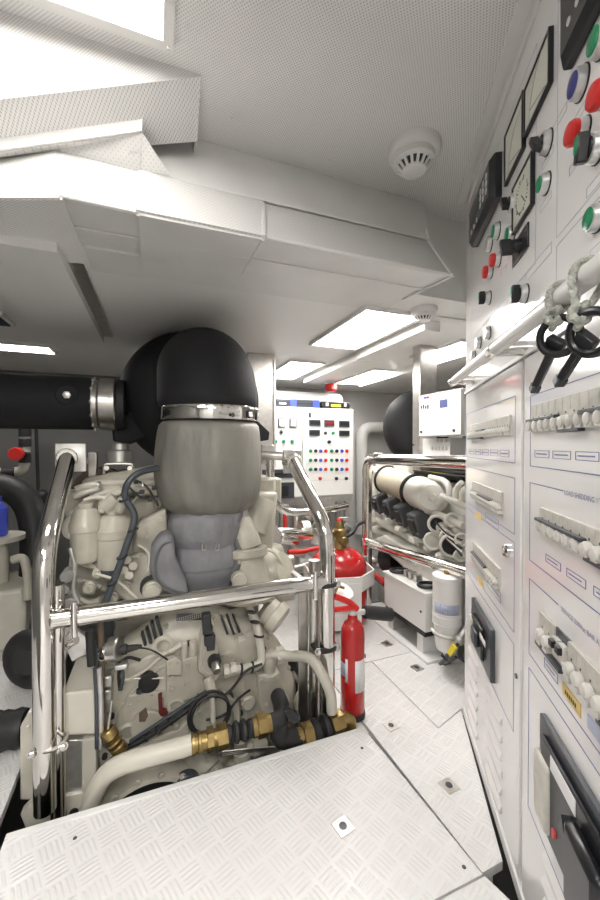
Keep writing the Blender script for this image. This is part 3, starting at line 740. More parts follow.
# ------------------------------------------------------------------ two black deck keys hanging from cord
def deck_key(px_ring, py_ring, px_tip, py_tip, pk, label, dz=0.0, twist=0.0, rr_=.0235):
    off = ho+.004
    u, z = cab(px_ring, py_ring, off); ut, zt = cab(px_tip, py_tip, off+.004)
    uk, zk = cab(*pk, ho+.012); utop = cab(pk[0]+8, pk[1], ho)[0]
    t = thing('deck_key', label, 'key', (CABM @ pc(u, off, z)), 'deck keys on the handrail')
    kn = pc(uk, ho+.012, zk); c = pc(u, off, z); c = kn+(c-kn).normalized()*(rr_+.004); tip = pc(ut, off+.004, zt); d = (tip-c).normalized()
    nrm = ((CABM.inverted() @ CAM)-c).normalized(); nrm = (nrm*.8+V((twist, .35, 0))).normalized()
    MC().torus(c, nrm, rr_, .0052, 32, 10).build('ring_handle', 'black_plastic', t)
    s0 = c+d*(rr_-.006)
    m = MC(); m.bar(c+d*.004, s0+d*.010, .024, .012, up=nrm); m.bar(s0, tip, .011, .011, up=nrm); m.build('shaft', 'black_plastic', t, bevel=.002)
    m = MC(); m.bar(tip-d*.014, tip, .013, .013, up=OUT); m.build('socket_end', 'charcoal_plastic', t, bevel=.002)
    # twisted cord : loop over the bar and a knot above the ring
    top = pc(utop, ho, hz)
    side = V((-.22, 0, 1)).normalized()
    a = [kn+V((0, .004, .004)), top+V((0, .019, -.006)), top+V((0, .015, .012)), top+V((0, 0, .0195)), top+V((0, -.016, .011)), top+V((0, -.018, -.008)), kn+V((.002, -.008, .006))]
    path = smooth_path(a, .02, 5)
    m = MC(); m.tube(path, .0040, raw=True, seg=8)
    # strand twist
    acc = 0
    for i in range(1, len(path)): acc += (path[i]-path[i-1]).length
    for s in range(3):
        q = []; N_ = 150; L = acc
        for k in range(N_):
            t_ = k/(N_-1)*(len(path)-1); i = min(int(t_), len(path)-2); p = path[i].lerp(path[i+1], t_-i); x, y, _ = basis(path[i+1]-path[i])
            an = k/(N_-1)*L/.022*2*PI + s*2*PI/3; q.append(p+(V((0, 1, 0))*math.cos(an)+V((1, 0, 0))*math.sin(an))*.0022)
        m.tube(q, .0028, raw=True, seg=6)
    m.build('cord', 'rope', t, ang=60)
    m = MC()
    for (dx, dy, dzz, ax) in ((0, .004, 0, (1, .2, .4)), (.003, -.004, .004, (.3, 1, .2)), (-.003, .002, -.006, (.8, .1, -.6)), (0, 0, -.010, (.2, .9, .5))):
        m.torus(kn+V((dx, dy, dzz)), ax, .0072, .0046, 18, 8)
    m.build('cord_knot', 'rope', t, ang=60)
deck_key(561, 346, 533.5, 391, (555, 316), 'black ring-handled deck key hanging on pale green cord, left of the two keys')
deck_key(593, 336, 558, 384, (581, 313), 'black ring-handled deck key hanging on grey cord, right of the two keys', twist=.25)
# ------------------------------------------------------------------ polished guard rail round the engine
RY = 1.235
gr = thing('guard_rail', 'polished steel tubular guard rail around the front of the near engine', 'guard rail', (.13, RY, 0))
pl = P(57, 840, Y=RY); pr = P(322, 700, Y=RY)
Rr = .028
def up_post(px_b, x, px_t, py_t, yt, name):
    top = P(px_t, py_t, Y=yt); zb = .70
    pts = [(x, RY, -.02), (x, RY, zb), tuple(top)]
    return MB().tube(pts, Rr, fil=.09, seg=20).build(name, 'polished_steel', gr), top
xl0 = P(44, 640, Y=RY).x; xr1 = P(327, 640, Y=RY).x
Lp, Lt = up_post(0, xl0, 68, 458, 1.50, 'post')
Rp, Rtp = up_post(0, xr1, 293, 462, 1.50, 'post')
# twin lower tubes beside each post, with U-bolt clamps
x2 = P(57, 700, Y=RY+.03).x
MB().tube([(x2, RY+.035, -.25), (x2, RY+.035, .60)], .021, seg=16).build('support_tube', 'polished_steel', gr)
x3 = P(336, 640, Y=RY+.03).x
MB().tube([(xr1-.032, RY+.045, -.25), (xr1-.032, RY+.045, .58)], .020, seg=16).build('support_tube', 'brushed_steel', gr)
# cross bar
a = P(50, 628, Y=RY-.01); b_ = P(312, 588, Y=RY-.01)
zc = .555
za_, zb_ = P(120, 614, Y=RY-.03).z, P(260, 594, Y=RY-.03).z
zc = (za_+zb_)/2
cb_ = MB().cyl((xl0+.02, RY-.002, zc), (xr1-.01, RY-.002, zc), .0265, seg=24, bev=.004).build('cross_bar', 'polished_steel', gr)
for px in (76, 312):
    q = P(px, 620, Y=RY)
    m = MB(); m.cyl((q.x, RY-.030, zc-.045), (q.x, RY-.030, zc+.052), .009, seg=12); m.build('clamp_pin', 'polished_steel', cb_)
    m = MB(); m.cyl((q.x-.009, RY, zc), (q.x+.009, RY, zc), .033, seg=24, bev=.003); m.build('clamp_collar', 'polished_steel', cb_)
# short branch on the right carrying the bar
MB().tube([(xr1-.03, RY+.01, zc), (xr1, RY+.01, zc)], .024, seg=16).build('branch_tube', 'polished_steel', gr)
for (x, z, w) in ((xl0+.012, .16, .036), (xr1-.004, .505, .036), (xr1-.006, .275, .036)):
    m = MB(); c0 = V((x, RY+.012, z))
    m.tube([c0+V((-w, .02, 0)), c0+V((-w, -.035, 0)), c0+V((w, -.035, 0)), c0+V((w, .02, 0))], .006 if z < .2 else .010, fil=.05, seg=8)
    o = m.build('clamp', 'brushed_steel' if z < .2 else 'black_rubber', gr)
    for s in (-1, 1): MB().bolt(c0+V((s*w, -.030, .0)), (0, -1, 0), .009).build('clamp_nut', 'polished_steel', o)
# top flanges
for top, nm in ((Lt, 'l'), (Rtp, 'r')):
    MB().cyl(top+V((0, -.02, 0)), top+V((0, .05, 0)), .034, seg=24, bev=.003).build('end_flange', 'polished_steel', gr)
    MB().boxb((top.x-.045 if nm == 'l' else top.x-.03, 1.53, top.z-.05), (top.x+.05 if nm == 'l' else top.x+.05, 1.545, top.z+.05)).build('mounting_plate', 'aluminium', gr, bevel=.002)
# ------------------------------------------------------------------ main engine
eng = thing('marine_engine', 'large white marine diesel engine in the foreground behind the steel guard rail', 'engine', (.13, 1.7, -.45))
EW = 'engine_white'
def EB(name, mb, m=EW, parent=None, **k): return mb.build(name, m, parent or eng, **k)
def poly(pts, Y): return [P(x, y, Y=Y) for x, y in pts]
def disc(name, px, py, Y, rpx, h, m=EW, r2=None, parent=None, ax=(0, -1, 0), seg=28, prof=None, bev=None):
    c = P(px, py, Y=Y); r = S(rpx, c); bev = r*.08 if bev is None else bev
    mb = MB().lathe([(r, 0), (r, h-bev), (r-bev, h)] if prof is None else [(r*a, h*b) for a, b in prof], c, ax, seg)
    return EB(name, mb, m, parent)
def ring(name, px, py, Y, rpx, w, m=EW, parent=None, ax=(0, -1, 0)):
    c = P(px, py, Y=Y); return EB(name, MB().torus(c, ax, S(rpx, c), S(w, c)), m, parent)
def ptube(name, pts, rpx, m=EW, parent=None, fil=.04, seg=12):
    p = [P(x, y, Y=Y) for x, y, Y in pts]; r = S(rpx, p[len(p)//2]); return EB(name, MB().tube(p, r, fil=fil, seg=seg), m, parent)
def pcyl(name, a, b, rpx, m=EW, parent=None, prof=None, seg=24):
    A, B = P(*a[:2], Y=a[2]), P(*b[:2], Y=b[2]); r = S(rpx, A.lerp(B, .5)); L = (B-A).length
    prof = prof or [(.94, 0), (1, .04), (1, .96), (.94, 1)]
    return EB(name, MB().lathe([(r*x, L*h) for x, h in prof], A, B-A, seg), m, parent)
def pbox(name, x0, y0, x1, y1, Y, dp, m=EW, parent=None, bevel=.004, **k):
    """box whose front face covers the pixels x0..x1, y0..y1 at depth Y"""
    a = P(x0, y1, Y=Y); b = P(x1, y0, Y=Y); return EB(name, MB().boxb((a.x, Y, a.z), (b.x, Y+dp, b.z)), m, parent, bevel=bevel, **k)
def pprism(name, pts, Y, dp, m=EW, parent=None, bevel=.004, **k): return EB(name, MB().prism(poly(pts, Y), (0, dp, 0)), m, parent, bevel=bevel, **k)
def pbolts(pts, Y, rpx=2.2, parent=None, m=EW):
    for x, y in pts:
        c = P(x, y, Y=Y); EB('bolt', MB().bolt(c, (0, -1, 0), S(rpx, c)), m, parent)
# engine block behind everything
a = P(100, 700, Y=1.62); b = P(280, 560, Y=1.62)
EB('engine_block', MB().boxb((-.16, 1.60, -.42), (.42, 2.55, .52)), bevel=.03)
vb = MB()
for s in (-1, 1):
    m = MB(); cx = .13+s*.20
    m.prism([(cx-.13, 1.58, .40), (cx+.13, 1.58, .40), (cx+s*.05+.12, 1.58, .80), (cx+s*.05-.12, 1.58, .80)], (0, .95, 0)); EB('cylinder_bank', m, bevel=.02)
for s in (-1, 1):
    for i in range(4):
        cx = .13+s*.26; m = MB(); m.boxb((cx-.11, 1.62+i*.22, .78), (cx+.11, 1.80+i*.22, .86)); EB('rocker_cover', m, bevel=.015)
# bell housing with cooling slots
hc = P(192, 712, Y=1.50)
hr_ = S(106, hc)
bh = EB('flywheel_housing', MB().lathe([(hr_, 0), (hr_, .05), (hr_*.97, .07), (hr_*.90, .09), (hr_*.72, .12), (hr_*.5, .13)], hc, (0, -1, 0), 56))
for (x0, y0, x1, y1, w) in ((142, 632, 145.5, 644, 2.6), (146.5, 627, 151, 642, 2.8), (151.5, 621.5, 156, 638, 3.0), (156.5, 617, 161.5, 634, 3.2), (221, 616, 227, 633, 2.2), (227, 615, 233.5, 633, 2.4), (233, 615, 239, 631, 2.2), (115, 650, 119, 657, 2)):
    A, B = P(x0, y0, Y=1.398), P(x1, y1, Y=1.398); EB('cooling_slot', MB().bar(A, B, S(w, A), .03, up=(0, 1, 0)), 'black_plastic', bh, bevel=.002)
for k in (.70, .83): EB('housing_rib', MB().torus(hc+V((0, -.122+(.028 if k > .8 else 0), 0)), (0, 1, 0), hr_*k, .006, 56, 8), EW, bh)
m = MB(); c = P(190, 617, Y=1.39); m.box(c, (S(26, c), .008, S(6, c)), (0, .12, 0)); gl = EB('vent_grille', m, 'charcoal_plastic', bh)
m = MB()
for i in range(13):
    for j in range(3): 
        q = c+V((S(-12+2*i, c), -.005, S(-2+2*j+(12-2*i)*.12*-1, c))); m.box(q, (S(1.0, c), .004, S(1.0, c)))
EB('grille_mesh', m, EW, gl, kind='stuff')
for ang in range(20, 165, 12):
    a_ = math.radians(ang); c = hc+V((math.cos(a_), 0, math.sin(a_)))*hr_*.955+V((0, -.07, 0)); EB('bolt', MB().bolt(c, (0, -1, 0), .008), EW, bh)
# gear case plates
gc = pprism('gear_case', [(96, 800), (100, 735), (118, 700), (126, 668), (150, 655), (200, 645), (232, 660), (262, 690), (285, 735), (292, 790), (240, 840), (140, 850)], 1.385, .13, bevel=.008)
gp = pprism('gear_case_cover', [(166, 702), (166, 668), (178, 661), (206, 654), (217, 664), (218, 690), (200, 696), (170, 706)], 1.355, .04, parent=gc, bevel=.004)
pbolts([(172, 688), (171, 677)], 1.354, 2.6, gc); pbolts([(186, 684), (200, 664), (188, 666), (212, 672)], 1.354, 2.0, gc)
pprism('bearing_cap', [(166, 676), (166, 661), (176, 658), (182, 662), (182, 676)], 1.335, .03, parent=gc)
pbolts([(170, 665), (178, 664)], 1.334, 1.3, gc)
lp_ = pprism('lower_cover', [(121, 745), (123, 712), (128, 696), (164, 690), (164, 715), (168, 722), (150, 742), (126, 752)], 1.368, .03, parent=gc, bevel=.004)
pbolts([(123, 704), (130, 705), (140, 700), (152, 696)], 1.367, 1.5, gc)
ring('lifting_eye', 163, 646, 1.37, 8, 2.6, parent=gc); ring('lifting_eye', 176, 706, 1.36, 6.5, 2.3, parent=gc); ring('lifting_eye', 128, 733, 1.36, 8, 2.4, parent=gc); ring('lifting_eye', 228, 659, 1.38, 6, 2.2, parent=gc)
di = disc('round_boss', 147, 722, 1.372, 15, .025, parent=gc)
pprism('boss_slot', [(139, 714), (146, 708), (148, 716), (145, 722), (139, 722)], 1.343, .006, 'brown_rust', di, bevel=.001)
pprism('red_bracket', [(158, 697), (162, 695), (163, 711), (168, 712), (168, 716), (159, 717)], 1.35, .02, 'dark_red_paint', gc, bevel=.001)
disc('dark_port', 149, 677, 1.40, 9.5, .04, 'black_rubber', parent=gc)
disc('dark_port', 189, 642.5, 1.385, 2.8, .01, 'black_rubber', parent=gc)
ptube('linkage_rod', [(122, 683, 1.37), (146, 670, 1.36), (160, 658, 1.37)], 1.6, parent=gc); ptube('linkage_rod', [(122, 679, 1.37), (164, 678, 1.36)], .9, 'brushed_steel', parent=gc)
ptube('linkage_rod', [(170, 652, 1.36), (182, 644, 1.36)], 2.6, parent=gc)
for q in ((184, 652), (193, 650)): pcyl('stud', (q[0], q[1]-9, 1.37), (q[0], q[1]+8, 1.37), 3.6, parent=gc)
# big dark opening with bolted ring
oc = P(150, 834, Y=1.28); rr = S(55, oc)
op = EB('pulley_housing', MB().lathe([(rr, 0), (rr*1.02, .05), (rr*1.0, .085), (rr*.94, .09), (rr*.92, .02), (rr*.3, .015)], oc+V((0, .085, 0)), (0, -1, 0), 48, True, True), parent=gc)
EB('dark_opening', MB().lathe([(rr*.925, 0), (rr*.92, .052)], oc+V((0, .065, 0)), (0, -1, 0), 40), 'black_rubber', gc)
for ang in range(35, 165, 22):
    a_ = math.radians(ang); EB('bolt', MB().bolt(oc+V((math.cos(a_), 0, math.sin(a_)))*rr*1.04, (0, -1, 0), .008), EW, gc)
pprism('web_rib', [(95, 742), (128, 752), (180, 728), (205, 700), (214, 704), (190, 740), (130, 770), (100, 770)], 1.35, .06, bevel=.006, parent=gc)
pbolts([(176, 726), (154, 741), (200, 712), (226, 713), (163, 762), (106, 783), (133, 784)], 1.348, 2.3, gc)
# round pump housing on the right of the gear case
pc_ = disc('pump_housing', 214, 716, 1.35, 26, .035, prof=[(1, 0), (1, .6), (.92, 1), (.7, 1), (.66, .6), (.2, .6)])
pbolts([(200, 712), (217, 700), (226, 714), (207, 733)], 1.312, 2.0, pc_)
pm = pcyl('raw_water_pump', (196, 745, 1.40), (224, 800, 1.30), 17, prof=[(.7, 0), (1, .1), (1, .42), (.82, .46), (.82, .6), (1.1, .65), (1.1, .9), (.9, 1)])
disc('pump_cover', 186, 782, 1.30, 13, .03, 'charcoal_plastic', parent=pm)
pbolts([(208, 758), (216, 770), (202, 775)], 1.29, 2.2, pm)
# starter / filter cylinder
pcyl('oil_cooler', (238, 630, 1.47), (262, 712, 1.42), 21, prof=[(.85, 0), (1, .05), (1, .30), (1.06, .31), (1.06, .36), (1, .37), (1, .92), (.8, 1)])
pcyl('oil_cooler_inlet', (236, 606, 1.50), (244, 650, 1.46), 13)
for i in range(5): 
    a_ = P(222+5*i, 622+2*i, Y=1.40); EB('cooling_fin', MB().bar(a_+V((-.01, 0, .03)), a_+V((.012, 0, -.025)), .006, .03, up=(0, 1, 0)), EW)
pbox('side_bracket', 262, 690, 292, 790, 1.42, .10, bevel=.01)
pprism('side_bracket', [(250, 640), (262, 640), (316, 748), (296, 752), (254, 690)], 1.46, .05, bevel=.006)
pbolts([(238, 690), (241, 756), (258, 768), (236, 640)], 1.40, 2.4)
# sensor stack on top
ss = pprism('sensor_block', [(198, 672), (200, 640), (206, 622), (214, 624), (218, 650), (221, 676), (214, 684)], 1.31, .05, bevel=.004)
for px, py, rx, ry in ((207, 622, 4.5, 8), (208, 631, 5, 5), (210, 641, 5.5, 6), (211, 648, 4, 4)):
    pbox('connector', px-rx, py-ry, px+rx, py+ry, 1.285, .03, 'black_plastic', ss, bevel=.003)
pcyl('pressure_sensor', (213, 656, 1.33), (216, 668, 1.27), 6.5, 'black_rubber', ss, prof=[(1, 0), (1, .6), (.75, .62), (.7, 1)])
pcyl('pressure_sensor', (215, 664, 1.28), (217, 672, 1.25), 4.0, 'brushed_steel', ss)
ptube('sensor_wire', [(206, 640, 1.30), (200, 668, 1.29), (210, 674, 1.28)], .6, 'brushed_steel', ss)
pcyl('plug_fitting', (207, 677, 1.31), (213, 694, 1.29), 5, EW, ss); pcyl('plug_lead', (212, 694, 1.29), (213, 722, 1.28), 2.6, 'hose_white', ss)
# white coolant hose with black clips
ht = ptube('clipped_hose', [(246, 600, 1.44), (256, 622, 1.40), (261, 648, 1.36), (262, 664, 1.34), (250, 668, 1.33), (224, 672, 1.32)], 4.2, 'hose_white', fil=.05)
for q in ((251, 612), (255, 622), (259, 636), (261, 648), (252, 667), (241, 669)):
    c = P(*q, Y=1.37 if q[1] < 650 else 1.325); EB('hose_clip', MB().torus(c, (.2, .2, 1) if q[1] < 650 else (1, 0, -.2), S(4.3, c), S(1.1, c), 16, 6), 'black_rubber', ht)
for q in ((226, 671), (233, 669)):
    c = P(*q, Y=1.318); EB('hose_nut', MB().lathe([(S(6, c), -S(2.5, c)), (S(6, c), S(2.5, c))], c, (1, -.05, -.05), 6), 'hose_white', ht)
ptube('black_cable', [(262, 664, 1.30), (245, 670, 1.29), (232, 690, 1.29), (222, 697, 1.29), (210, 696, 1.29)], 1.3, 'black_rubber', ht)
# thermostat block and elbows on the right
tb = pprism('thermostat_block', [(258, 676), (280, 672), (282, 690), (290, 700), (284, 716), (262, 716), (258, 700)], 1.34, .08, bevel=.006)
pbolts([(262, 680), (277, 678), (266, 705), (283, 704)], 1.338, 1.8, tb)
pcyl('riser_fitting', (269, 676, 1.36), (269, 656, 1.36), 7.5, parent=tb, prof=[(1.3, 0), (1.3, .2), (.85, .25), (.85, .6), (1, .65), (1, 1)])
pcyl('drain_nipple', (272, 712, 1.35), (276, 726, 1.32), 5.5, parent=tb)
pp = ptube('vent_pipe', [(269, 664, 1.36), (269, 653, 1.35), (286, 656, 1.33), (310, 656, 1.25), (320, 670, 1.19), (331, 692, 1.18), (332, 712, 1.18)], 5.2, 'hose_white', fil=.05, seg=16)
c = P(280, 655, Y=1.345); EB('union_nut', MB().lathe([(S(8, c), -S(4, c)), (S(8, c), S(4, c))], c, (1, 0, 0), 6), 'hose_white', pp)
# sea water pipe with brass unions and rubber bellows
Yp = 1.172
sp_ = ptube('sea_water_pipe', [(86, 850, 1.22), (90, 800, 1.21), (108, 768, 1.19), (150, 756, Yp), (193, 744, Yp)], 9.5, 'hose_white', fil=.09, seg=20)
def fit(px0, py0, px1, py1, rpx, m, hexa=False, prof=None, Ya=Yp, Yb=Yp):
    A, B = P(px0, py0, Y=Ya), P(px1, py1, Y=Yb); r = S(rpx, A); L = (B-A).length
    prof = prof or ([(1, 0), (1, 1)] if hexa else [(.92, 0), (1, .1), (1, .9), (.92, 1)])
    return EB('brass_union' if m == 'brass' else ('rubber_bellows' if m == 'black_rubber' else 'pipe_fitting'), MB().lathe([(r*x, L*h) for x, h in prof], A, B-A, 6 if hexa else 24), m, sp_)
fit(191, 744.5, 207, 740, 10, 'brass', prof=[(.95, 0), (1, .05), (1, .2), (.88, .22), (.88, .4), (1, .45), (1, .6), (.85, .65), (.85, 1)])
fit(207, 740, 213, 738.5, 11, 'brass', hexa=True); fit(213, 738.5, 218, 737, 8.5, 'brass'); fit(217, 737.5, 227, 734.5, 11.5, 'brass', hexa=True)
fit(227, 734.5, 252, 728, 8.5, 'black_rubber', prof=[(1, 0), (1, .12), (.75, .2), (1.15, .3), (1.2, .4), (.8, .5), (1.15, .6), (1.2, .7), (.8, .8), (1, .88), (1, 1)])
fit(252, 728, 257, 726.5, 9, 'brass'); fit(257, 726.5, 266, 724, 11, 'brass', hexa=True); fit(266, 724, 271, 722.5, 8.5, 'brass')
pe = ptube('black_elbow', [(270, 723, Yp), (281, 720, Yp), (282, 706, 1.22), (278, 696, 1.29)], 8, 'black_rubber', sp_, fil=.03, seg=16)
ptube('black_elbow', [(279, 722, Yp), (279, 740, Yp), (300, 738, Yp)], 9, 'black_rubber', sp_, fil=.03, seg=16)
pprism('valve_lever', [(284, 712), (290, 709), (301, 718), (299, 723), (290, 722)], Yp-.035, .02, 'black_plastic', sp_, bevel=.002)
fit(297, 738, 303, 736, 8.5, 'brass'); fit(303, 736, 312, 733, 11, 'brass', hexa=True)
fit(311, 733, 332, 724, 9, 'black_rubber', prof=[(.8, 0), (1.0, .08), (1.25, .2), (1.25, .35), (.8, .5), (1.25, .62), (1.25, .8), (.8, .95), (.8, 1)])
fit(331, 724.5, 342, 720, 10.5, 'brass', hexa=True)
ptube('brass_elbow', [(340, 721, Yp), (350, 717, Yp), (350, 734, Yp)], 6.5, 'brass', sp_, fil=.03, seg=16)
ptube('outlet_hose', [(352, 730, Yp), (352, 752, Yp), (352, 790, Yp)], 7.2, 'black_rubber', sp_)
# wiring loom along the gear case and its loop
wl = ptube('wiring_loom', [(104, 772, 1.32), (118, 752, 1.32), (150, 736, 1.31), (182, 714, 1.30), (214, 690, 1.30)], 2.6, 'black_rubber')
ptube('loom_conduit', [(130, 742, 1.315), (180, 709, 1.305), (210, 689, 1.305)], 2.0, 'charcoal_plastic', wl)
for q in ((145, 737), (158, 728.5), (170, 721), (200, 698)):
    c = P(*q, Y=1.31); EB('cable_tie', MB().torus(c, (1, 0, .6), S(4, c), S(1, c), 14, 6), 'black_plastic', wl)
ring('cable_loop', 209, 713, 1.27, 20, 1.7, 'black_rubber', wl, ax=(.1, -1, .1)); ring('cable_loop', 211, 715, 1.265, 19, 1.5, 'black_rubber', wl, ax=(0, -1, 0))
ptube('loom_conduit', [(128, 648, 1.30), (150, 648, 1.33), (168, 660, 1.34), (172, 663, 1.345)], .8, 'black_rubber', wl)
# thin steel lines and the lower hoses
for i in range(3): ptube('fuel_line', [(222, 752+2*i, 1.24), (250, 749+i, 1.24), (276, 747+i, 1.25), (296, 748, 1.28)], .9, 'brushed_steel')
pcyl('lower_coupling', (246, 750, 1.30), (266, 744, 1.30), 8, prof=[(.8, 0), (.8, .3), (1, .32), (1, .6), (.8, .62), (.8, 1)])
pcyl('lower_coupling', (240, 740, 1.30), (246, 790, 1.29), 6.5, prof=[(1, 0), (1, .2), (1.3, .22), (1.3, .42), (.9, .45), (.9, 1)])
disc('seawater_strainer', 293, 752, 1.33, 14, .05); disc('blue_cap', 292, 753, 1.275, 9, .02, 'blue_bright'); pbox('blue_cap', 254, 762, 270, 770, 1.27, .02, 'blue_bright')
disc('end_cover', 311, 737, 1.36, 10, .03); disc('end_cover', 309, 700, 1.42, 17, .04, 'hose_white'); pbolts([(278, 743), (262, 764)], 1.29, 2.4)
# left: control box, junction boxes, sender and brass solenoid
cbx = EB('control_box', MB().prism([P(62, 736, Y=1.28), P(63, 693, Y=1.28), P(94, 690, Y=1.28), P(97, 735, Y=1.28)], (0, .06, 0)), 'hose_white', bevel=.006)
EB('control_box_lid', MB().prism([P(62, 693, Y=1.285), P(96, 690, Y=1.285), P(96, 655, Y=1.42), P(78, 653, Y=1.42)], (0, .02, -.05)), 'hose_white', cbx, bevel=.006)
ptube('control_box_conduit', [(99, 668, 1.285), (101, 700, 1.275), (101, 748, 1.27)], 2.6, 'aluminium', cbx)
ptube('control_box_conduit', [(95, 668, 1.285), (97, 700, 1.275), (97, 748, 1.27)], 2.2, 'charcoal_plastic', cbx)
pbox('relay_box', 98, 676, 112, 690, 1.33, .05, 'aluminium', cbx); pbox('relay_box', 100, 690, 111, 714, 1.33, .05, 'aluminium', cbx); pbox('relay_box', 114, 664, 128, 672, 1.30, .03, 'aluminium', cbx)
pcyl('sender_unit', (96, 661, 1.36), (112, 648, 1.30), 9, 'polished_steel', cbx, prof=[(.7, 0), (1, .05), (1, .4), (.9, .42), (.9, .6), (1, .62), (1, .95), (.8, 1)])
disc('gauge_sender', 110, 650, 1.30, 12, .03, 'brushed_steel', cbx, ax=(.9, -.3, .1))
pcyl('sender_plug', (116, 651, 1.30), (142, 646, 1.30), 4.5, 'black_rubber', cbx, prof=[(1.1, 0), (1.1, .4), (.8, .45), (.6, .8), (.3, 1)])
ptube('sender_cable', [(100, 620, 1.32), (102, 655, 1.31), (101, 700, 1.30), (105, 740, 1.29)], 3, 'brown_rust', cbx); ptube('sender_cable', [(90, 630, 1.30), (92, 665, 1.29)], 4.5, 'black_rubber', cbx)
ptube('sender_cable', [(94, 640, 1.30), (99, 700, 1.28), (100, 740, 1.27), (112, 750, 1.27)], 2.4, 'charcoal_plastic', cbx)
bs = pcyl('brass_solenoid', (107, 730, 1.26), (121, 752, 1.25), 7.5, 'brass', prof=[(.9, 0), (1, .05), (1, .3), (.7, .33), (1, .36), (.8, .5), (1, .55), (.8, .7), (1, .75), (1, 1)])
ptube('solenoid_wire', [(112, 700, 1.27), (108, 730, 1.26)], 1.2, 'brushed_steel', bs)
bk = pprism('mount_bracket', [(20, 800), (20, 727), (38, 695), (62, 690), (62, 800)], 1.36, .02, 'hose_white', bevel=.003)
pbolts([(36, 706), (31, 712), (44, 703), (28, 727), (64, 700)], 1.358, 1.8, bk, 'brushed_steel')
pprism('mount_bracket', [(40, 795), (44, 800), (70, 795), (96, 790), (92, 826), (30, 840), (20, 815)], 1.30, .03, 'hose_white', bevel=.003)
disc('bracket_hole', 74, 812, 1.298, 4, .004, 'black_rubber', bk); disc('bracket_hole', 62, 815, 1.298, 2.4, .004, 'black_rubber', bk)
pprism('mount_bracket', [(60, 795), (64, 740), (88, 740), (82, 792)], 1.31, .03, 'aluminium', bevel=.003)
pbox('mount_beam', 82, 738, 96, 822, 1.30, .06, 'hose_white', bevel=.004)
# small castings at far left above the rail
for q, r in (((72, 600), 7), ((70, 572), 6), ((82, 612), 7), ((84, 640), 9), ((68, 585), 4)): disc('sensor_cluster', *q, 1.45, r, .05, 'aluminium')
pcyl('chrome_fitting', (68, 645, 1.24), (76, 640, 1.22), 4, 'polished_steel')
pprism('stay_plate', [(62, 640), (74, 628), (90, 640), (84, 655), (72, 662)], 1.30, .02, 'aluminium', bevel=.002)

# dark gaps and beams between engine and right post
A, B = P(258, 630, Y=1.75), P(306, 692, Y=1.45); EB('mount_beam', MB().bar(A, B, S(11, A), .05), 'dark_brown', bevel=.004)
pcyl('oil_tank', (276, 700, 1.55), (312, 694, 1.50), 12, 'dark_red_paint')
for q, r in (((298, 665), 6), ((305, 715), 9), ((288, 660), 5)): disc('mount_pad', *q, 1.48, r, .05, 'black_rubber')
a_, b2 = P(299, 700, Y=1.30), P(308, 592, Y=1.30); MB().boxb((a_.x, 1.30, -.2), (b2.x, 1.31, b2.z)).build('support_plate', 'brushed_steel', gr, bevel=.001)
a_, b2 = P(311, 700, Y=1.29), P(318, 606, Y=1.29); MB().boxb((a_.x, 1.29, -.2), (b2.x, 1.296, b2.z)).build('support_plate', 'aluminium', gr, bevel=.001)
for (x0, y0, x1, y1) in ((100, 606, 113, 640), (64, 606, 76, 628), (116, 606, 128, 622)): pbox('cavity_shade_box', x0, y0, x1, y1, 1.44, .08, 'charcoal_plastic', bevel=.006)  # dark boxes added where the engine has shaded cavities
for (pts_, r, m_) in (([(120, 690, 1.33), (118, 668, 1.33), (126, 656, 1.34), (140, 660, 1.36)], 1.6, 'black_rubber'), ([(230, 690, 1.33), (240, 720, 1.33), (232, 740, 1.33)], 1.4, 'black_rubber'), ([(118, 660, 1.32), (124, 672, 1.31), (121, 690, 1.31)], 1.6, 'charcoal_plastic'), ([(206, 720, 1.30), (226, 716, 1.29), (236, 700, 1.30), (250, 690, 1.32)], 1.2, 'black_rubber')): ptube('loom_branch', pts_, r, m_)
for q in ((233, 765), (222, 750), (247, 700), (275, 735), (255, 735)): disc('boss', *q, 1.36, 7, .03, prof=[(1, 0), (1, .6), (.7, .8), (.7, 1)])
for q in ((206, 726), (228, 700), (112, 715), (105, 755), (139, 690), (240, 712)): disc('drilled_hole', *q, 1.350, 2.6, .012, 'black_rubber')
# ------------------------------------------------------------------ upper half of the main engine
# fuel filters
for (px, yt, yb, r, Y) in ((86, 508, 560, 14, 1.455), (114, 514, 566, 17, 1.47)):
    f = pcyl('fuel_filter', (px, yb, Y), (px, yt, Y), r, prof=[(.92, 0), (1, .05), (1, .55), (1.08, .58), (1.08, .72), (.98, .76), (.9, .9), (.6, 1)])
    pcyl('filter_cap', (px, yt+4, Y), (px, yt-5, Y), r*.5, parent=f)
pbox('filter_bracket', 72, 555, 142, 600, 1.54, .08, bevel=.02)
pprism('intake_housing', [(66, 600), (68, 560), (80, 540), (136, 540), (150, 520), (168, 505), (174, 590), (140, 604), (90, 612)], 1.56, .12, bevel=.02)
pprism('intake_cover', [(128, 560), (134, 530), (142, 520), (166, 508), (168, 540), (152, 556), (140, 590), (128, 592)], 1.50, .06, bevel=.012)
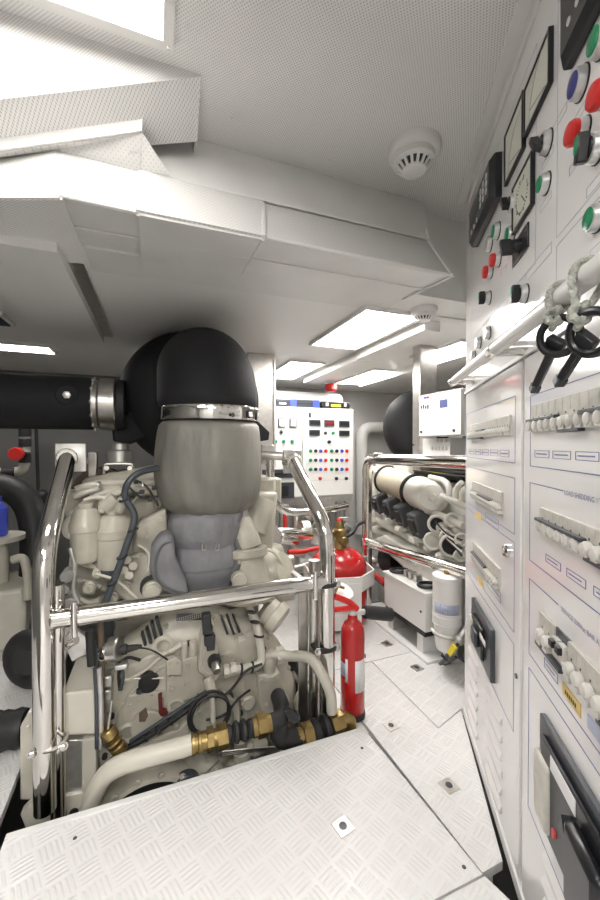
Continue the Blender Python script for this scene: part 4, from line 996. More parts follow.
# air intake dome, hoses
dm = pcyl('air_filter', (102, 494, 1.95), (102, 496, 1.70), 27, 'brown_rust', prof=[(.9, 0), (1, .1), (1, .9), (.95, 1)])
EB('filter_band', MB().torus(P(102, 496, Y=1.72), (0, 1, 0), S(27, P(102, 496, Y=1.72)), .008, 32, 8), 'black_rubber', dm)
pcyl('charge_cooler', (84, 492, 1.62), (162, 476, 1.66), 13, prof=[(.8, 0), (1, .06), (1, .3), (1.06, .32), (1.06, .4), (1, .42), (1, 1)])
pcyl('charge_cooler', (68, 500, 1.55), (86, 502, 1.62), 11)
ptube('breather_hose', [(90, 536, 1.47), (66, 537, 1.46), (66, 522, 1.46), (86, 502, 1.47), (106, 492, 1.50), (150, 484, 1.56)], 3.6, 'hose_white', fil=.06)
ptube('breather_hose', [(102, 512, 1.46), (102, 500, 1.46), (118, 492, 1.48), (140, 488, 1.52), (156, 492, 1.54)], 3.4, 'hose_white', fil=.04)
ptube('breather_hose', [(76, 490, 1.54), (92, 484, 1.54), (130, 482, 1.56), (158, 484, 1.58)], 3.8, 'hose_white', fil=.06)
ptube('breather_hose', [(74, 497, 1.52), (90, 490, 1.52), (120, 488, 1.55)], 3.4, 'hose_white', fil=.06)
ptube('fuel_pipe', [(76, 560, 1.47), (96, 566, 1.46), (102, 570, 1.46)], 4.2, fil=.03); ptube('fuel_pipe', [(76, 578, 1.46), (98, 585, 1.46), (102, 588, 1.45)], 2, fil=.03); ptube('fuel_pipe', [(74, 570, 1.46), (74, 596, 1.46), (88, 603, 1.46), (100, 600, 1.45)], 3.0, fil=.04)
for q in ((78, 537), (85, 537), (91, 536)):
    c = P(*q, Y=1.465); EB('hose_union', MB().lathe([(S(5, c), -S(2.4, c)), (S(5, c), S(2.4, c))], c, (1, 0, 0), 6), 'aluminium')
pcyl('elbow_fitting', (104, 508, 1.45), (116, 498, 1.45), 7); pcyl('elbow_fitting', (118, 512, 1.44), (124, 498, 1.44), 5); pcyl('elbow_fitting', (75, 512, 1.46), (66, 514, 1.46), 3.5)
disc('coolant_port', 108, 570, 1.455, 6, .03, 'charcoal_plastic'); ring('coolant_port_ring', 108, 570, 1.45, 7, 2)
for q in ((128, 556), (134, 562), (130, 571), (125, 566)): disc('injector_fitting', *q, 1.455, 4, .05)
disc('coolant_cap', 152, 588, 1.44, 9, .05, prof=[(1, 0), (1, .6), (.8, .7), (.8, .9), (.3, 1)]); disc('coolant_neck', 151, 584, 1.47, 10, .04, 'black_rubber')
disc('side_casting', 140, 575, 1.50, 24, .04)
for i in range(5): ptube('injector_pipe', [(130+3*i, 505-4*i, 1.52), (140+4*i, 494-2*i, 1.50), (156, 492+4*i, 1.55)], .9, 'hose_white')
# dark cable in a grey channel
cc = ptube('cable_loom', [(158, 468, 1.46), (138, 472, 1.43), (126, 484, 1.42), (124, 498, 1.42), (136, 514, 1.41), (132, 530, 1.40), (118, 570, 1.38), (104, 606, 1.36)], 3.4, 'charcoal_plastic', fil=.06)
for q in ((124, 500, 1.42), (133, 530, 1.40), (122, 557, 1.385), (112, 583, 1.37)):
    c = P(q[0], q[1], Y=q[2]); EB('cable_tie', MB().torus(c, (.3, 0, -1), S(4.2, c), S(1.3, c), 16, 6), 'black_rubber', cc)
# manifold pipework behind the filters
pcyl('coolant_manifold', (88, 474, 1.74), (172, 476, 1.74), 5, 'brushed_steel')
pbox('valve_body', 88, 452, 97, 478, 1.70, .04, 'brushed_steel'); pbox('valve_body', 70, 458, 90, 464, 1.72, .03, 'brushed_steel')
pcyl('thermostat_can', (120, 462, 1.70), (120, 444, 1.70), 11, 'aluminium', prof=[(1, 0), (1, .6), (.9, .65), (.7, .7), (.7, 1)])
ptube('bracket_bar', [(104, 474, 1.66), (104, 464, 1.66), (133, 464, 1.66), (133, 474, 1.66)], 1.6, 'brushed_steel', fil=.015)
for q in ((107, 468), (130, 468)): disc('bracket_nut', *q, 1.65, 2.4, .015, 'polished_steel')
# ------------------------------------------------------------------ exhaust riser wrapped in lagging
Yx = 1.56
ex = P(206, 410, Y=Yx)
lg = thing('exhaust_riser', 'black exhaust elbow with steel clamp over a padded grey lagging sleeve', 'exhaust', (ex.x, Yx, .9))
def at_x(px, py, Y=Yx): return P(px, py, Y=Y)
def stackp(name, rows, m, sub=1, wob=0.0, fl=.9, seg=72, Y=Yx, rough=None, **k):
    rings = []
    for j, (xl, xr, py) in enumerate(rows):
        a, b = P(xl, py, Y=Y), P(xr, py, Y=Y); c = (a+b)/2; r = (b-a).length/2
        R = []
        for i in range(seg):
            t = 2*PI*i/seg
            wb = wob[j] if isinstance(wob, tuple) else wob
            w = 1+wb*(math.sin(7*t+.35*j)*.5+math.sin(16*t-.5*j)*.5+math.sin(25*t+.8*j)*.4)
            R.append((c.x+r*w*math.cos(t), c.y+r*w*fl*math.sin(t), c.z))
        rings.append(R)
    return MB().rings(rings).build(name, m, lg, sub=sub, ang=60, **k)
stackp('lagging_sleeve', [(163, 254, 421), (158, 258, 424), (155, 259, 440), (153, 260, 458), (153, 260, 476), (156, 259, 492), (161, 255, 502), (172, 248, 510), (184, 238, 513)], 'grey_cloth', wob=(.004, .008, .010, .010, .010, .014, .028, .045, .04))
stackp('lagging_boot', [(180, 242, 500), (170, 243, 512), (166, 242, 518), (166, 240, 530), (168, 238, 538), (174, 236, 542), (172, 238, 546), (170, 240, 556), (172, 239, 572), (180, 232, 588), (190, 222, 594)], 'blue_grey_cloth', wob=(.01, .014, .016, .014, .012, .006, .012, .016, .016, .012, .01), Y=Yx-.01)
# padded side flap of the boot
q = [P(x, y, Y=1.41) for x, y in ((174, 534), (160, 536), (151, 550), (149, 570), (155, 586), (170, 595), (190, 599), (186, 580), (176, 560))]
MB().prism(q, (0, .12, 0)).build('lagging_flap', 'blue_grey_cloth', lg, bevel=.022, ang=80)
MB().tube([P(x, y, Y=1.405) for x, y in ((172, 541), (162, 544), (156, 556), (155, 571), (160, 583), (174, 591), (188, 594))], .0045, fil=.05, seg=8).build('flap_seam', 'dark_grey_cloth', lg)
q = [P(236, 540, Y=1.50), P(242, 552, Y=1.48), P(236, 570, Y=1.46), P(214, 594, Y=1.45)]
MB().tube(q, .018, fil=.05, seg=12).build('lagging_flap', 'dark_grey_cloth', lg)
pts = [P(168, 556, Y=1.40), P(182, 572, Y=1.385), P(205, 582, Y=1.38), P(226, 572, Y=1.39), P(238, 556, Y=1.42)]
stackp('lagging_skirt', [(172, 239, 560), (169, 241, 566), (172, 238, 580), (184, 230, 593), (192, 222, 597)], 'dark_grey_cloth', Y=Yx-.02, wob=.01)
for px in (204, 217):
    c = P(px, 547, Y=1.395); m = MB(); m.tube([c+V((-.007, 0, .012)), c+V((-.007, 0, -.012)), c+V((.007, 0, -.012)), c+V((.007, 0, .012))], .003, fil=.006, seg=6); m.build('lacing_hook', 'brushed_steel', lg)
# steel clamp band
cl = stackp('clamp_band', [(160, 257, 408.5), (159.5, 257.5, 410), (159.5, 257.5, 420), (160, 257, 421.5)], 'polished_steel', sub=0, fl=.95)
c = P(233, 415, Y=Yx-.19); MB().bolt(c, (0, -1, 0), .005).build('clamp_screw', 'charcoal_plastic', cl)
# black insulated elbow curving back into the silencer
A = P(208.5, 414, Y=Yx); r = S(48.5, A)
top = P(208, 383, Y=Yx)
pth = [A, A+V((0, 0, .05))]
cz = A.z+.06; Rb = .22
for i in range(0, 11):
    t = PI/2*i/10; pth.append(V((A.x, A.y+Rb*(1-math.cos(t)), cz+Rb*.62*math.sin(t))))
pth.append(pth[-1]+V((0, .22, 0)))
MB().tube(pth, r, raw=True, seg=40).build('exhaust_elbow', 'black_foam', lg, sub=1, ang=60)
# ------------------------------------------------------------------ silencer behind the elbow
ms = P(194, 398, Y=1.98); rs = S(70, ms)
sl = thing('exhaust_silencer', 'big round black exhaust silencer behind the black elbow, under the low ceiling', 'silencer', (ms.x, 2.15, ms.z))
MB().lathe([(rs*.55, -.02), (rs*.80, .0), (rs*.94, .05), (rs, .12), (rs, .42), (rs*.9, .5), (rs*.5, .54)], V((ms.x, 1.93, ms.z)), (0, 1, 0), 56).build('silencer_drum', 'black_foam', sl, ang=60)
for pts_ in ([(112, 428), (132, 410), (150, 436), (128, 444), (113, 441)], [(257, 420), (270, 432), (269, 440), (256, 442), (246, 430)]):
    MB().prism([P(x, y, Y=1.95) for x, y in pts_], (0, .2, 0)).build('saddle_bracket', 'black_foam', sl, bevel=.006)
# black horizontal pipe with chrome flange on the left
bp = P(60, 403, Y=1.95)
lpn = thing('exhaust_pipe', 'thick black insulated pipe at the left, ending in a bright steel flange', 'pipe', (bp.x, 1.95, bp.z))
x0, x1 = P(94, 403, Y=1.95).x, P(108, 404, Y=1.95).x
rp = S(26, P(80, 403, Y=1.95))
MB().cyl((-1.5, 1.95, bp.z), (x0, 1.95, bp.z), rp, seg=40).build('insulated_pipe', 'black_foam', lpn)
MB().lathe([(rp*.92, 0), (rp*.92, .02), (rp*1.0, .03), (rp*1.02, .09), (rp*.94, .10)], (x0, 1.95, bp.z), (1, 0, 0), 40).build('steel_flange', 'brushed_steel', lpn)
xe = x0+.10
MB().lathe([(rp*.98, 0), (rp*1.0, .004), (rp*.98, .03)], (xe, 1.95, bp.z), (1, 0, 0), 40).build('gasket_ring', 'black_rubber', lpn)
for i in range(12):
    t = 2*PI*i/12; MB().bolt(V((x0+.006, 1.95+rp*.97*math.sin(t), bp.z+rp*.97*math.cos(t))), (-1, 0, 0), .008).build('flange_bolt', 'brushed_steel', lpn)
c = P(67, 395, Y=1.95-rp); o = MB().lathe([(.045, -.02), (.045, .006), (.038, .010), (.02, .008)], V((c.x, 1.95-rp*.96, c.z)), (0, -1, 0), 24).build('port_pad', 'black_foam', lpn)
MB().lathe([(.016, 0), (.016, .012), (.010, .014)], V((c.x, 1.95-rp*.99, c.z)), (0, -1, 0), 6).build('port_plug', 'brushed_steel', o)
# ------------------------------------------------------------------ right side of the main engine : turbocharger end
tr = pcyl('turbine_housing', (249, 597, 1.50), (246, 547, 1.52), 20, prof=[(1.4, 0), (1.45, .06), (1.12, .12), (1.0, .45), (.88, .80), (1.0, .82), (1.08, .86), (1.08, .98), (.9, 1.0)])
pcyl('turbine_neck', (246, 548, 1.525), (237, 512, 1.56), 16, parent=tr, prof=[(1.0, 0), (.95, .35), (.75, .75), (.66, .8), (.66, 1)])
for k in range(7):
    t = PI+PI*k/6; q = P(249, 594, Y=1.50)+V((math.cos(t), math.sin(t), 0))*S(26.5, P(249, 594, Y=1.5)); EB('bolt', MB().bolt(q, (0, 0, 1), .009), EW, tr)
    q = P(246, 549, Y=1.52)+V((math.cos(t), math.sin(t), 0))*S(19.5, P(246, 549, Y=1.52)); EB('bolt', MB().bolt(q, (0, 0, 1), .006), EW, tr)
pbox('turbo_mount', 226, 545, 286, 602, 1.68, .12, bevel=.03)
pprism('stiffener_rib', [(258, 596), (256, 556), (262, 556), (272, 596)], 1.46, .02, parent=tr, bevel=.004); pprism('stiffener_rib', [(234, 598), (238, 560), (241, 560), (240, 598)], 1.45, .02, parent=tr, bevel=.004)
disc('compressor_scroll', 268, 574, 1.60, 19, .09, ax=(.7, -.65, .35), prof=[(1.2, 0), (1.25, .5), (.95, .8), (.9, 1), (.2, 1.05)])
ring('scroll_flange', 272, 582, 1.62, 23, 4.5, ax=(.7, -.65, .35))
for i in range(9):
    t = 2*PI*i/9; x, y, d = basis((.7, -.65, .35)); c = P(272, 582, Y=1.61); q = c+(x*math.cos(t)+y*math.sin(t))*S(23, c); EB('bolt', MB().bolt(q, (.7, -.65, .35), .008))
pcyl('turbo_neck', (252, 532, 1.58), (262, 500, 1.62), 14); pbox('air_box', 262, 478, 282, 512, 1.75, .12, bevel=.01); pprism('air_duct', [(247, 520), (251, 508), (268, 516), (263, 528)], 1.60, .05, 'hose_white', bevel=.006); pbox('duct_clip', 254, 514, 260, 520, 1.595, .02, 'label_white')
pbox('black_switch', 263, 494, 268, 507, 1.73, .03, 'black_plastic'); pprism('heat_shield', [(262, 520), (274, 523), (282, 532), (280, 546), (266, 546)], 1.74, .06, 'aluminium', bevel=.004)
disc('coolant_cap', 238, 578, 1.44, 7.5, .05, prof=[(1, 0), (1, .6), (.8, .7), (.8, .9), (.3, 1)])
pprism('turbine_base', [(222, 600), (224, 590), (284, 588), (296, 600), (270, 606)], 1.50, .12, bevel=.01)
dc = pcyl('drain_casting', (264, 606, 1.45), (282, 622, 1.40), 13, prof=[(.7, 0), (1, .2), (1, .5), (1.2, .55), (1.2, .9), (.9, 1)])
pcyl('turbo_outlet', (280, 538, 1.78), (296, 541, 1.85), 5, 'polished_steel'); pcyl('outlet_pipe', (278, 534, 1.80), (310, 535, 1.95), 4.8, 'polished_steel')
for q in ((292, 612, 3), (252, 612, 4)): disc('red_plug', q[0]-22, q[1]+3, 1.62, q[2], .02, 'red_paint')
# stays between bar and engine on the right
for (a_, b__, w) in (((284, 566, 1.70), (316, 590, 1.30), 4.5), ((284, 578, 1.70), (306, 598, 1.30), 3.5)):
    A, B = P(a_[0], a_[1], Y=a_[2]), P(b__[0], b__[1], Y=b__[2]); EB('stay_rail', MB().bar(A, B, S(w, A), S(2.5, A)), 'aluminium')

# extra wiring (black lines and plugs stand in for dark gaps), clamps and fittings over the top of the engine
for pts_, r, m_ in (([(128, 486, 1.47), (142, 500, 1.46), (158, 496, 1.47)], 1.1, 'black_rubber'), ([(132, 478, 1.50), (148, 486, 1.49), (158, 506, 1.47)], 1.0, 'black_rubber'), ([(70, 548, 1.43), (76, 566, 1.42), (72, 590, 1.41), (80, 606, 1.40)], 2.2, 'aluminium'), ([(96, 574, 1.42), (118, 580, 1.41), (138, 600, 1.40)], 1.5, 'hose_white'), ([(138, 545, 1.46), (150, 552, 1.45), (148, 572, 1.44)], 1.6, 'hose_white'), ([(84, 500, 1.45), (98, 496, 1.45), (120, 503, 1.44)], 2.0, 'hose_white'), ([(262, 548, 1.50), (276, 552, 1.52), (284, 570, 1.54)], 1.6, 'hose_white'), ([(226, 596, 1.42), (240, 590, 1.41), (256, 598, 1.42)], 1.8, 'hose_white')):
    ptube('service_line', pts_, r, m_)
for q in ((142, 492), (150, 500), (136, 482), (154, 488)): pbox('dark_gap_plug', q[0]-2.5, q[1]-2, q[0]+2.5, q[1]+2, 1.455, .02, 'black_plastic', bevel=.002)
for q in ((80, 580, 1.47), (92, 592, 1.47), (120, 590, 1.49), (140, 556, 1.475), (146, 536, 1.49), (160, 520, 1.49), (132, 596, 1.49), (112, 580, 1.47), (84, 560, 1.46)): pbolts([q[:2]], q[2]-.02, 2.0)
for (x, y, a_) in ((100, 485.5, (1, -.2, .3)), (122, 490, (1, 0, .2)), (72, 528, (0, .2, 1)), (92, 497, (1, 0, .4)), (142, 486, (1, .2, 0))):
    c = P(x, y, Y=1.50); EB('hose_clamp', MB().torus(c, a_, S(4.2, c), S(.8, c), 18, 6), 'aluminium')
for q, r in (((98, 572), 5), ((90, 586), 6), ((112, 596), 6), ((126, 584), 5)): disc('casting_boss', *q, 1.45, r, .03, prof=[(1, 0), (1, .5), (.7, .6), (.7, 1), (.3, 1), (.3, .7)])
# ------------------------------------------------------------------ far white cabinet with rows of buttons
YC = 2.9
def fb(x0, y0, x1, y1, Y=YC, dp=.02): 
    a, b = P(x0, y1, Y=Y), P(x1, y0, Y=Y); return (a.x, Y, a.z), (b.x, Y+dp, b.z)
lo, hi = fb(262, 409, 353.5, 500)
fc = thing('control_cabinet', 'tall white far control cabinet with rows of coloured buttons and small displays', 'cabinet', (lo[0], YC, lo[2]))
MB().boxb((lo[0]-.15, YC+.02, lo[2]), (hi[0], YC+.30, hi[2])).build('cabinet_body', 'cabinet_white', fc, bevel=.004)
xm = P(302.5, 450, Y=YC).x
dl = MB().boxb((lo[0]-.15, YC, lo[2]+.01), (xm-.003, YC+.02, hi[2]-.006)).build('door', 'cabinet_white', fc, bevel=.003)
dr = MB().boxb((xm+.003, YC, lo[2]+.01), (hi[0]-.002, YC+.02, hi[2]-.006)).build('door', 'cabinet_white', fc, bevel=.003)
def fbox(name, x0, y0, x1, y1, dp, m, parent): 
    a, b = fb(x0, y0, x1, y1); return MB().boxb((a[0], YC-dp, a[2]), (b[0], YC, b[2])).build(name, m, parent, bevel=.0015)
for x in (278, 289.3):
    o = fbox('panel_meter', x, 418.5, x+7, 427.3, .012, 'charcoal_plastic', dl); a, b = fb(x+.9, 419.4, x+6.1, 426.4); MB().boxb((a[0], YC-.0135, a[2]), (b[0], YC-.011, b[2])).build('dial_face', 'label_white', dl)
    c = P(x+3.5, 423, Y=YC-.0140); MB().bar(c+V((.012, 0, -.018)), c+V((-.016, 0, .018)), .003, .001, up=(0, 1, 0)).build('needle', 'ink_black', dl)
def fdot(px, py, m, parent, r=2.0):
    c = P(px, py, Y=YC); rr_ = S(r, c)
    MB().lathe([(rr_, 0), (rr_, .008), (rr_*.9, .012), (rr_*.3, .014)], c, (0, -1, 0), 16).build('push_button', m, parent)
fdot(281, 432, 'black_plastic', dl, 1.7)
for x in (275.5, 283.5, 292): fdot(x, 441.4, 'green_plastic', dl, 1.8)
for k, (x0, y0, x1, y1) in enumerate(((309, 420, 320, 425.6), (324, 420.3, 334, 426), (339, 421, 349, 427), (309, 430, 319.5, 435.6), (339, 430.6, 349, 436))):
    fbox('display', x0, y0, x1, y1, .012, 'charcoal_plastic', dr)
    a, b = fb(x0+1, y0+1.2, x1-1, y1-1.6); MB().boxb((a[0], YC-.0135, a[2]), (b[0], YC-.012, b[2])).build('screen', 'screen_red' if k == 1 else 'black_plastic', dr)
fbox('door_tag', 308.6, 412.8, 311, 417.5, .003, 'charcoal_plastic', dr)
fdot(325.3, 433, 'black_plastic', dr, 1.6); fdot(333, 433, 'green_plastic', dr, 1.6); fdot(329, 442, 'black_plastic', dr, 1.8)
for y in (451, 460.2, 469.3):
    for x, mm in zip((310.4, 315.5, 320.5, 325.6, 331.5, 336.6, 341.7, 346.7), ('green_plastic', 'black_plastic', 'blue_bright', 'red_plastic')*2): fdot(x, y, mm, dr, 1.75)
for x, mm in ((320, 'red_plastic'), (336.3, 'black_plastic'), (346.2, 'black_plastic')): fdot(x, 478.5, mm, dr, 1.75)
m = MB(); a, b = fb(306, 446, 350, 481)
for (x0, z0, x1, z1) in ((a[0], a[2], b[0], a[2]+.002), (a[0], b[2], b[0], b[2]+.002), (a[0], a[2], a[0]+.002, b[2]), (b[0]-.002, a[2], b[0], b[2])): m.boxb((x0, YC-.0008, z0), (x1, YC, z1))
m.build('printed_frame', 'ink_grey', dr)
for (x0, y0, x1, y1) in ((262, 469, 293.5, 478.5), (271, 482, 293.5, 499)):
    o = fbox('breaker_window', x0, y0, x1, y1, .02, 'charcoal_plastic', dl)
    a, b = fb(x0+8, y0+3, x1-6, y1-3); MB().boxb((a[0], YC-.026, a[2]), (b[0], YC-.02, b[2])).build('breaker_panel', 'black_plastic', dl)
# cases on top of the cabinet
ztop = hi[2]
def case(x0, x1, y0, label, cl):
    a, b = P(x0, 408, Y=YC+.04), P(x1, y0, Y=YC+.04); t = thing('tool_case', label, 'case', ((a.x+b.x)/2, YC+.04, ztop), 'cases on the far cabinet')
    h = b.z-ztop-.001
    MB().boxb((a.x, YC+.04, ztop+.001), (b.x, YC+.22, ztop+h)).build('case_body', cl, t, bevel=.006)
    MB().boxb((a.x-.004, YC+.036, ztop+h*.45), (b.x+.004, YC+.224, ztop+h*.55)).build('case_rim', 'black_plastic', t)
    return t, a, b, h
t, a, b, h = case(276, 320, 400.5, 'grey case with two blue latches on top of the far white cabinet', 'charcoal_plastic')
for px in (293, 316): 
    c = P(px, 404, Y=YC+.035); MB().boxb((c.x-.028, YC+.022, ztop+.006), (c.x+.028, YC+.04, ztop+h*.98)).build('blue_latch', 'blue_bright', t, bevel=.003)
c = P(284, 405, Y=YC); MB().boxb((c.x-.03, YC+.030, ztop+.02), (c.x+.03, YC+.04, ztop+h*.5)).build('handle', 'label_white', t, bevel=.003)
t, a, b, h = case(322, 350, 402.5, 'black case with a yellow label on top of the far white cabinet', 'black_plastic')
c = P(336, 406, Y=YC+.035); MB().boxb((c.x-.045, YC+.034, ztop+.016), (c.x+.045, YC+.036, ztop+h*.62)).build('yellow_label', 'label_yellow', t)
for px in (327, 345): 
    c = P(px, 404, Y=YC+.035); MB().boxb((c.x-.012, YC+.028, ztop+h*.35), (c.x+.012, YC+.04, ztop+h*.85)).build('latch', 'bezel_silver', t)
# support frame and pipes under the cabinet
stn = thing('cabinet_stand', 'grey steel stand carrying the far white cabinet above the pipework', 'stand', (.5, YC+.1, 0))
for x in (lo[0], hi[0]-.05):
    MB().boxb((x, YC+.05, .001), (x+.04, YC+.09, lo[2]-.001)).build('leg', 'aluminium', stn)
    MB().boxb((x, YC+.22, .001), (x+.04, YC+.26, lo[2]-.001)).build('leg', 'aluminium', stn)
MB().boxb((lo[0], YC+.03, lo[2]-.05), (hi[0], YC+.06, lo[2]-.001)).build('rail', 'aluminium', stn)
# red beacon
c = P(331, 389, Y=3.12)
bc = thing('alarm_beacon', 'red alarm beacon hanging from the low ceiling above the far cabinet', 'beacon', (c.x, c.y, LO))
r = S(6.2, c); MB().lathe([(r*1.1, 0), (r*1.1, .02)], (c.x, c.y, LO), (0, 0, -1), 24).build('base', 'cabinet_white', bc)
MB().lathe([(r*.5, .02), (r*.5, LO-c.z-.04)], (c.x, c.y, LO), (0, 0, -1), 16).build('stem', 'red_paint', bc)
MB().lathe([(r*.95, 0), (r, .02), (r, .055), (r*.7, .07)], (c.x, c.y, c.z+.045), (0, 0, -1), 24).build('lens', 'red_plastic', bc)
# grey insulated pipe elbow above the far cabinet
c0, c1 = P(266, 396, Y=3.25), P(340, 398, Y=3.25)
t = tag(MB().tube([(c0.x-.1, 3.25, c0.z), (c1.x, 3.25, c0.z), (c1.x, 3.49, c0.z)], .055, fil=.08, seg=20).build('wall_pipe', 'soffit_paint'), 'thick grey pipe elbow running above the far white cabinet', 'pipe')
c0 = P(392, 428, Y=3.40); c1 = P(362, 430, Y=3.40)
t = tag(MB().tube([(c0.x+.1, 3.40, c0.z), (c1.x, 3.40, c0.z), (c1.x, 3.40, .1)], .06, fil=.12, seg=20).build('wall_pipe', 'wall_paint'), 'pale wall pipe bending down beside the far white cabinet', 'pipe')
# steel column beside the silencer
q0, q1_ = P(251, 345, Y=2.30), P(275, 440, Y=2.30)
t = thing('steel_column', 'plain steel column hanging from the ceiling right of the black silencer', 'column', (q0.x, 2.30, LO))
MB().boxb((q0.x-.02, 2.30, .85), (q1_.x, 2.34, LO-.001)).build('column_plate', 'brushed_steel', t, bevel=.003)
MB().boxb((q1_.x-.012, 2.285, .87), (q1_.x, 2.30, LO-.03)).build('edge_flange', 'aluminium', t)
# far side steel tube loop
fr = thing('tube_frame', 'bent steel tube frame behind the right post of the guard rail', 'tube', tuple(P(270, 480, Y=1.8)))
MB().tube([P(270, 452, Y=1.66), P(270, 470, Y=1.66), P(271, 500, Y=1.66), P(286, 513, Y=1.68), P(322, 511, Y=1.75), P(346, 506, Y=1.9)], S(4.2, P(270, 480, Y=1.66)), fil=.07, seg=14).build('bent_tube', 'polished_steel', fr)
MB().tube([P(262, 455, Y=1.64), P(284, 456, Y=1.6)], .02, seg=14).build('stub_tube', 'brushed_steel', fr)
MB().boxb(tuple(P(262, 464, Y=1.66)), tuple(V(P(274, 445, Y=1.66))+V((0, .02, 0)))).build('bracket', 'brushed_steel', fr, bevel=.002)
# valve and pipe group under the far cabinet
vg = thing('valve_manifold', 'steel pipes, flanges and red lever valves beneath the far cabinet', 'valves', tuple(P(300, 560, Y=2.3)))
def vt(n, pts, r, m): MB().tube([P(x, y, Y=Y) for x, y, Y in pts], S(r, P(pts[0][0], pts[0][1], Y=pts[0][2])), fil=.03, seg=12).build(n, m, vg)
vt('pipe', [(276, 532, 2.2), (318, 532, 2.3)], 4.5, 'polished_steel'); vt('pipe', [(296, 512, 2.4), (296, 590, 2.4)], 4, 'brushed_steel'); vt('pipe', [(284, 505, 2.5), (284, 600, 2.5)], 5, 'aluminium')
vt('pipe', [(318, 512, 2.45), (318, 600, 2.45)], 4, 'brushed_steel'); vt('pipe', [(275, 575, 2.3), (330, 560, 2.4)], 5, 'aluminium'); vt('pipe', [(330, 508, 2.5), (331, 560, 2.5)], 5, 'shaded_bulkhead_grey')
vt('red_lever', [(288, 552, 2.15), (300, 552, 2.15), (318, 548, 2.15)], 2.4, 'red_plastic'); vt('red_lever', [(285, 514, 2.4), (285, 530, 2.4)], 2, 'red_plastic')
for px, py, rr_, w in ((284, 540, 12, .04), (301, 531, 10, .05), (296, 556, 9, .05), (284, 562, 10, .05), (318, 545, 9, .05)):
    c = P(px, py, Y=2.25); MB().lathe([(S(rr_, c), 0), (S(rr_, c), w)], c, (.4, .2, 1) if rr_ != 10 else (1, 0, 0), 20).build('flange', 'aluminium', vg)
c = P(283, 575, Y=2.2); MB().ball(c, S(10, c)).build('valve_body', 'brushed_steel', vg)
for px, py, rr_ in ((272, 560, 8), (290, 590, 9), (305, 575, 7), (308, 520, 6), (334, 540, 6), (345, 530, 5), (278, 596, 8)):
    c = P(px, py, Y=2.5); MB().lathe([(S(rr_*.6, c), -.05), (S(rr_, c), -.03), (S(rr_, c), .03), (S(rr_*.6, c), .05)], c, (.3, -.5, .8), 14).build('valve_body', 'shaded_bulkhead_grey', vg)
# ------------------------------------------------------------------ large red gas cylinder in its white shroud
tc_ = P(338.5, 600, Y=1.95); tc_ = V((tc_.x, 1.95, 0)); RTK = S(28, P(338, 600, Y=1.95)); zt_ = P(338, 547, Y=1.95).z
gc_ = thing('gas_cylinder', 'big red gas cylinder with brass valve standing in a white octagonal shroud', 'gas cylinder', (tc_.x, tc_.y, 0))
zs_ = zt_-.125
MB().lathe([(RTK*.9, .002), (RTK, .03), (RTK, zt_-.13), (RTK*.985, zt_-.095), (RTK*.92, zt_-.065), (RTK*.80, zt_-.038), (RTK*.6, zt_-.015), (RTK*.3, zt_-.002), (RTK*.1, zt_)], tc_, (0, 0, 1), 48).build('cylinder_body', 'red_paint', gc_, ang=50)
def octo(R, z0, z1, faces, name, th=.008):
    for k in faces:
        a0, a1 = math.radians(22.5+45*k), math.radians(67.5+45*k); R_ = R/math.cos(PI/8)
        p0 = V((tc_.x+R_*math.cos(a0+TW), tc_.y+R_*math.sin(a0+TW), 0)); p1 = V((tc_.x+R_*math.cos(a1+TW), tc_.y+R_*math.sin(a1+TW), 0)); n = ((p0+p1)/2-tc_).normalized()*th
        MB().prism([p0+V((0, 0, z0)), p1+V((0, 0, z0)), p1+V((0, 0, z1)), p0+V((0, 0, z1))], n).build(name, 'cabinet_white', gc_, bevel=.001)
TW = math.radians(-12)
octo(RTK*1.12, zs_-.07, zs_+.012, range(8), 'shroud_band'); octo(RTK*1.14, .03, zs_-.02, (2, 3, 4, 5), 'shroud_panel')
c = P(341, 590, Y=1.95-RTK-.02); 
cv = P(337, 545, Y=1.95); vz = zt_
va = MB().lathe([(.040, -.03), (.045, 0), (.034, .02), (.030, .06), (.038, .065), (.038, .10), (.028, .11), (.022, .15), (.016, .16)], (tc_.x+.008, tc_.y, vz), (0, 0, 1), 24).build('valve', 'brass', gc_)
MB().lathe([(.020, 0), (.022, .02), (.014, .03)], (tc_.x+.008, tc_.y, vz+.135), (0, 0, 1), 16).build('safety_cap', 'red_plastic', va)
MB().cyl((tc_.x+.008, tc_.y-.03, vz+.045), (tc_.x+.008, tc_.y-.065, vz+.045), .026, seg=20, bev=.004).build('outlet', 'brass', va)
MB().cyl((tc_.x+.008, tc_.y, vz+.085), (tc_.x-.06, tc_.y, vz+.085), .014, seg=16).build('outlet', 'brass', va)
MB().tube([(tc_.x+.05, tc_.y+.01, vz+.05), (tc_.x+.11, tc_.y+.02, vz+.07), (tc_.x+.14, tc_.y+.04, vz+.11), (tc_.x+.24, tc_.y+.1, vz+.11)], .011, fil=.04).build('hose', 'black_rubber', va)
MB().boxb((tc_.x+.005, tc_.y-.012, vz+.15), (tc_.x+.06, tc_.y+.012, vz+.168)).build('lever', 'bezel_silver', va)
q = P(340, 590, Y=1.74); dsc = MB().lathe([(S(12, q), 0), (S(12, q), .006)], P(341, 591, Y=1.68), (.15, -.35, .9), 28).build('white_disc', 'label_white', gc_)
MB().tube([P(334, 594, Y=1.66), P(338, 586, Y=1.66), P(344, 588, Y=1.66)], .007, fil=.01).build('brass_pin', 'brass', gc_)
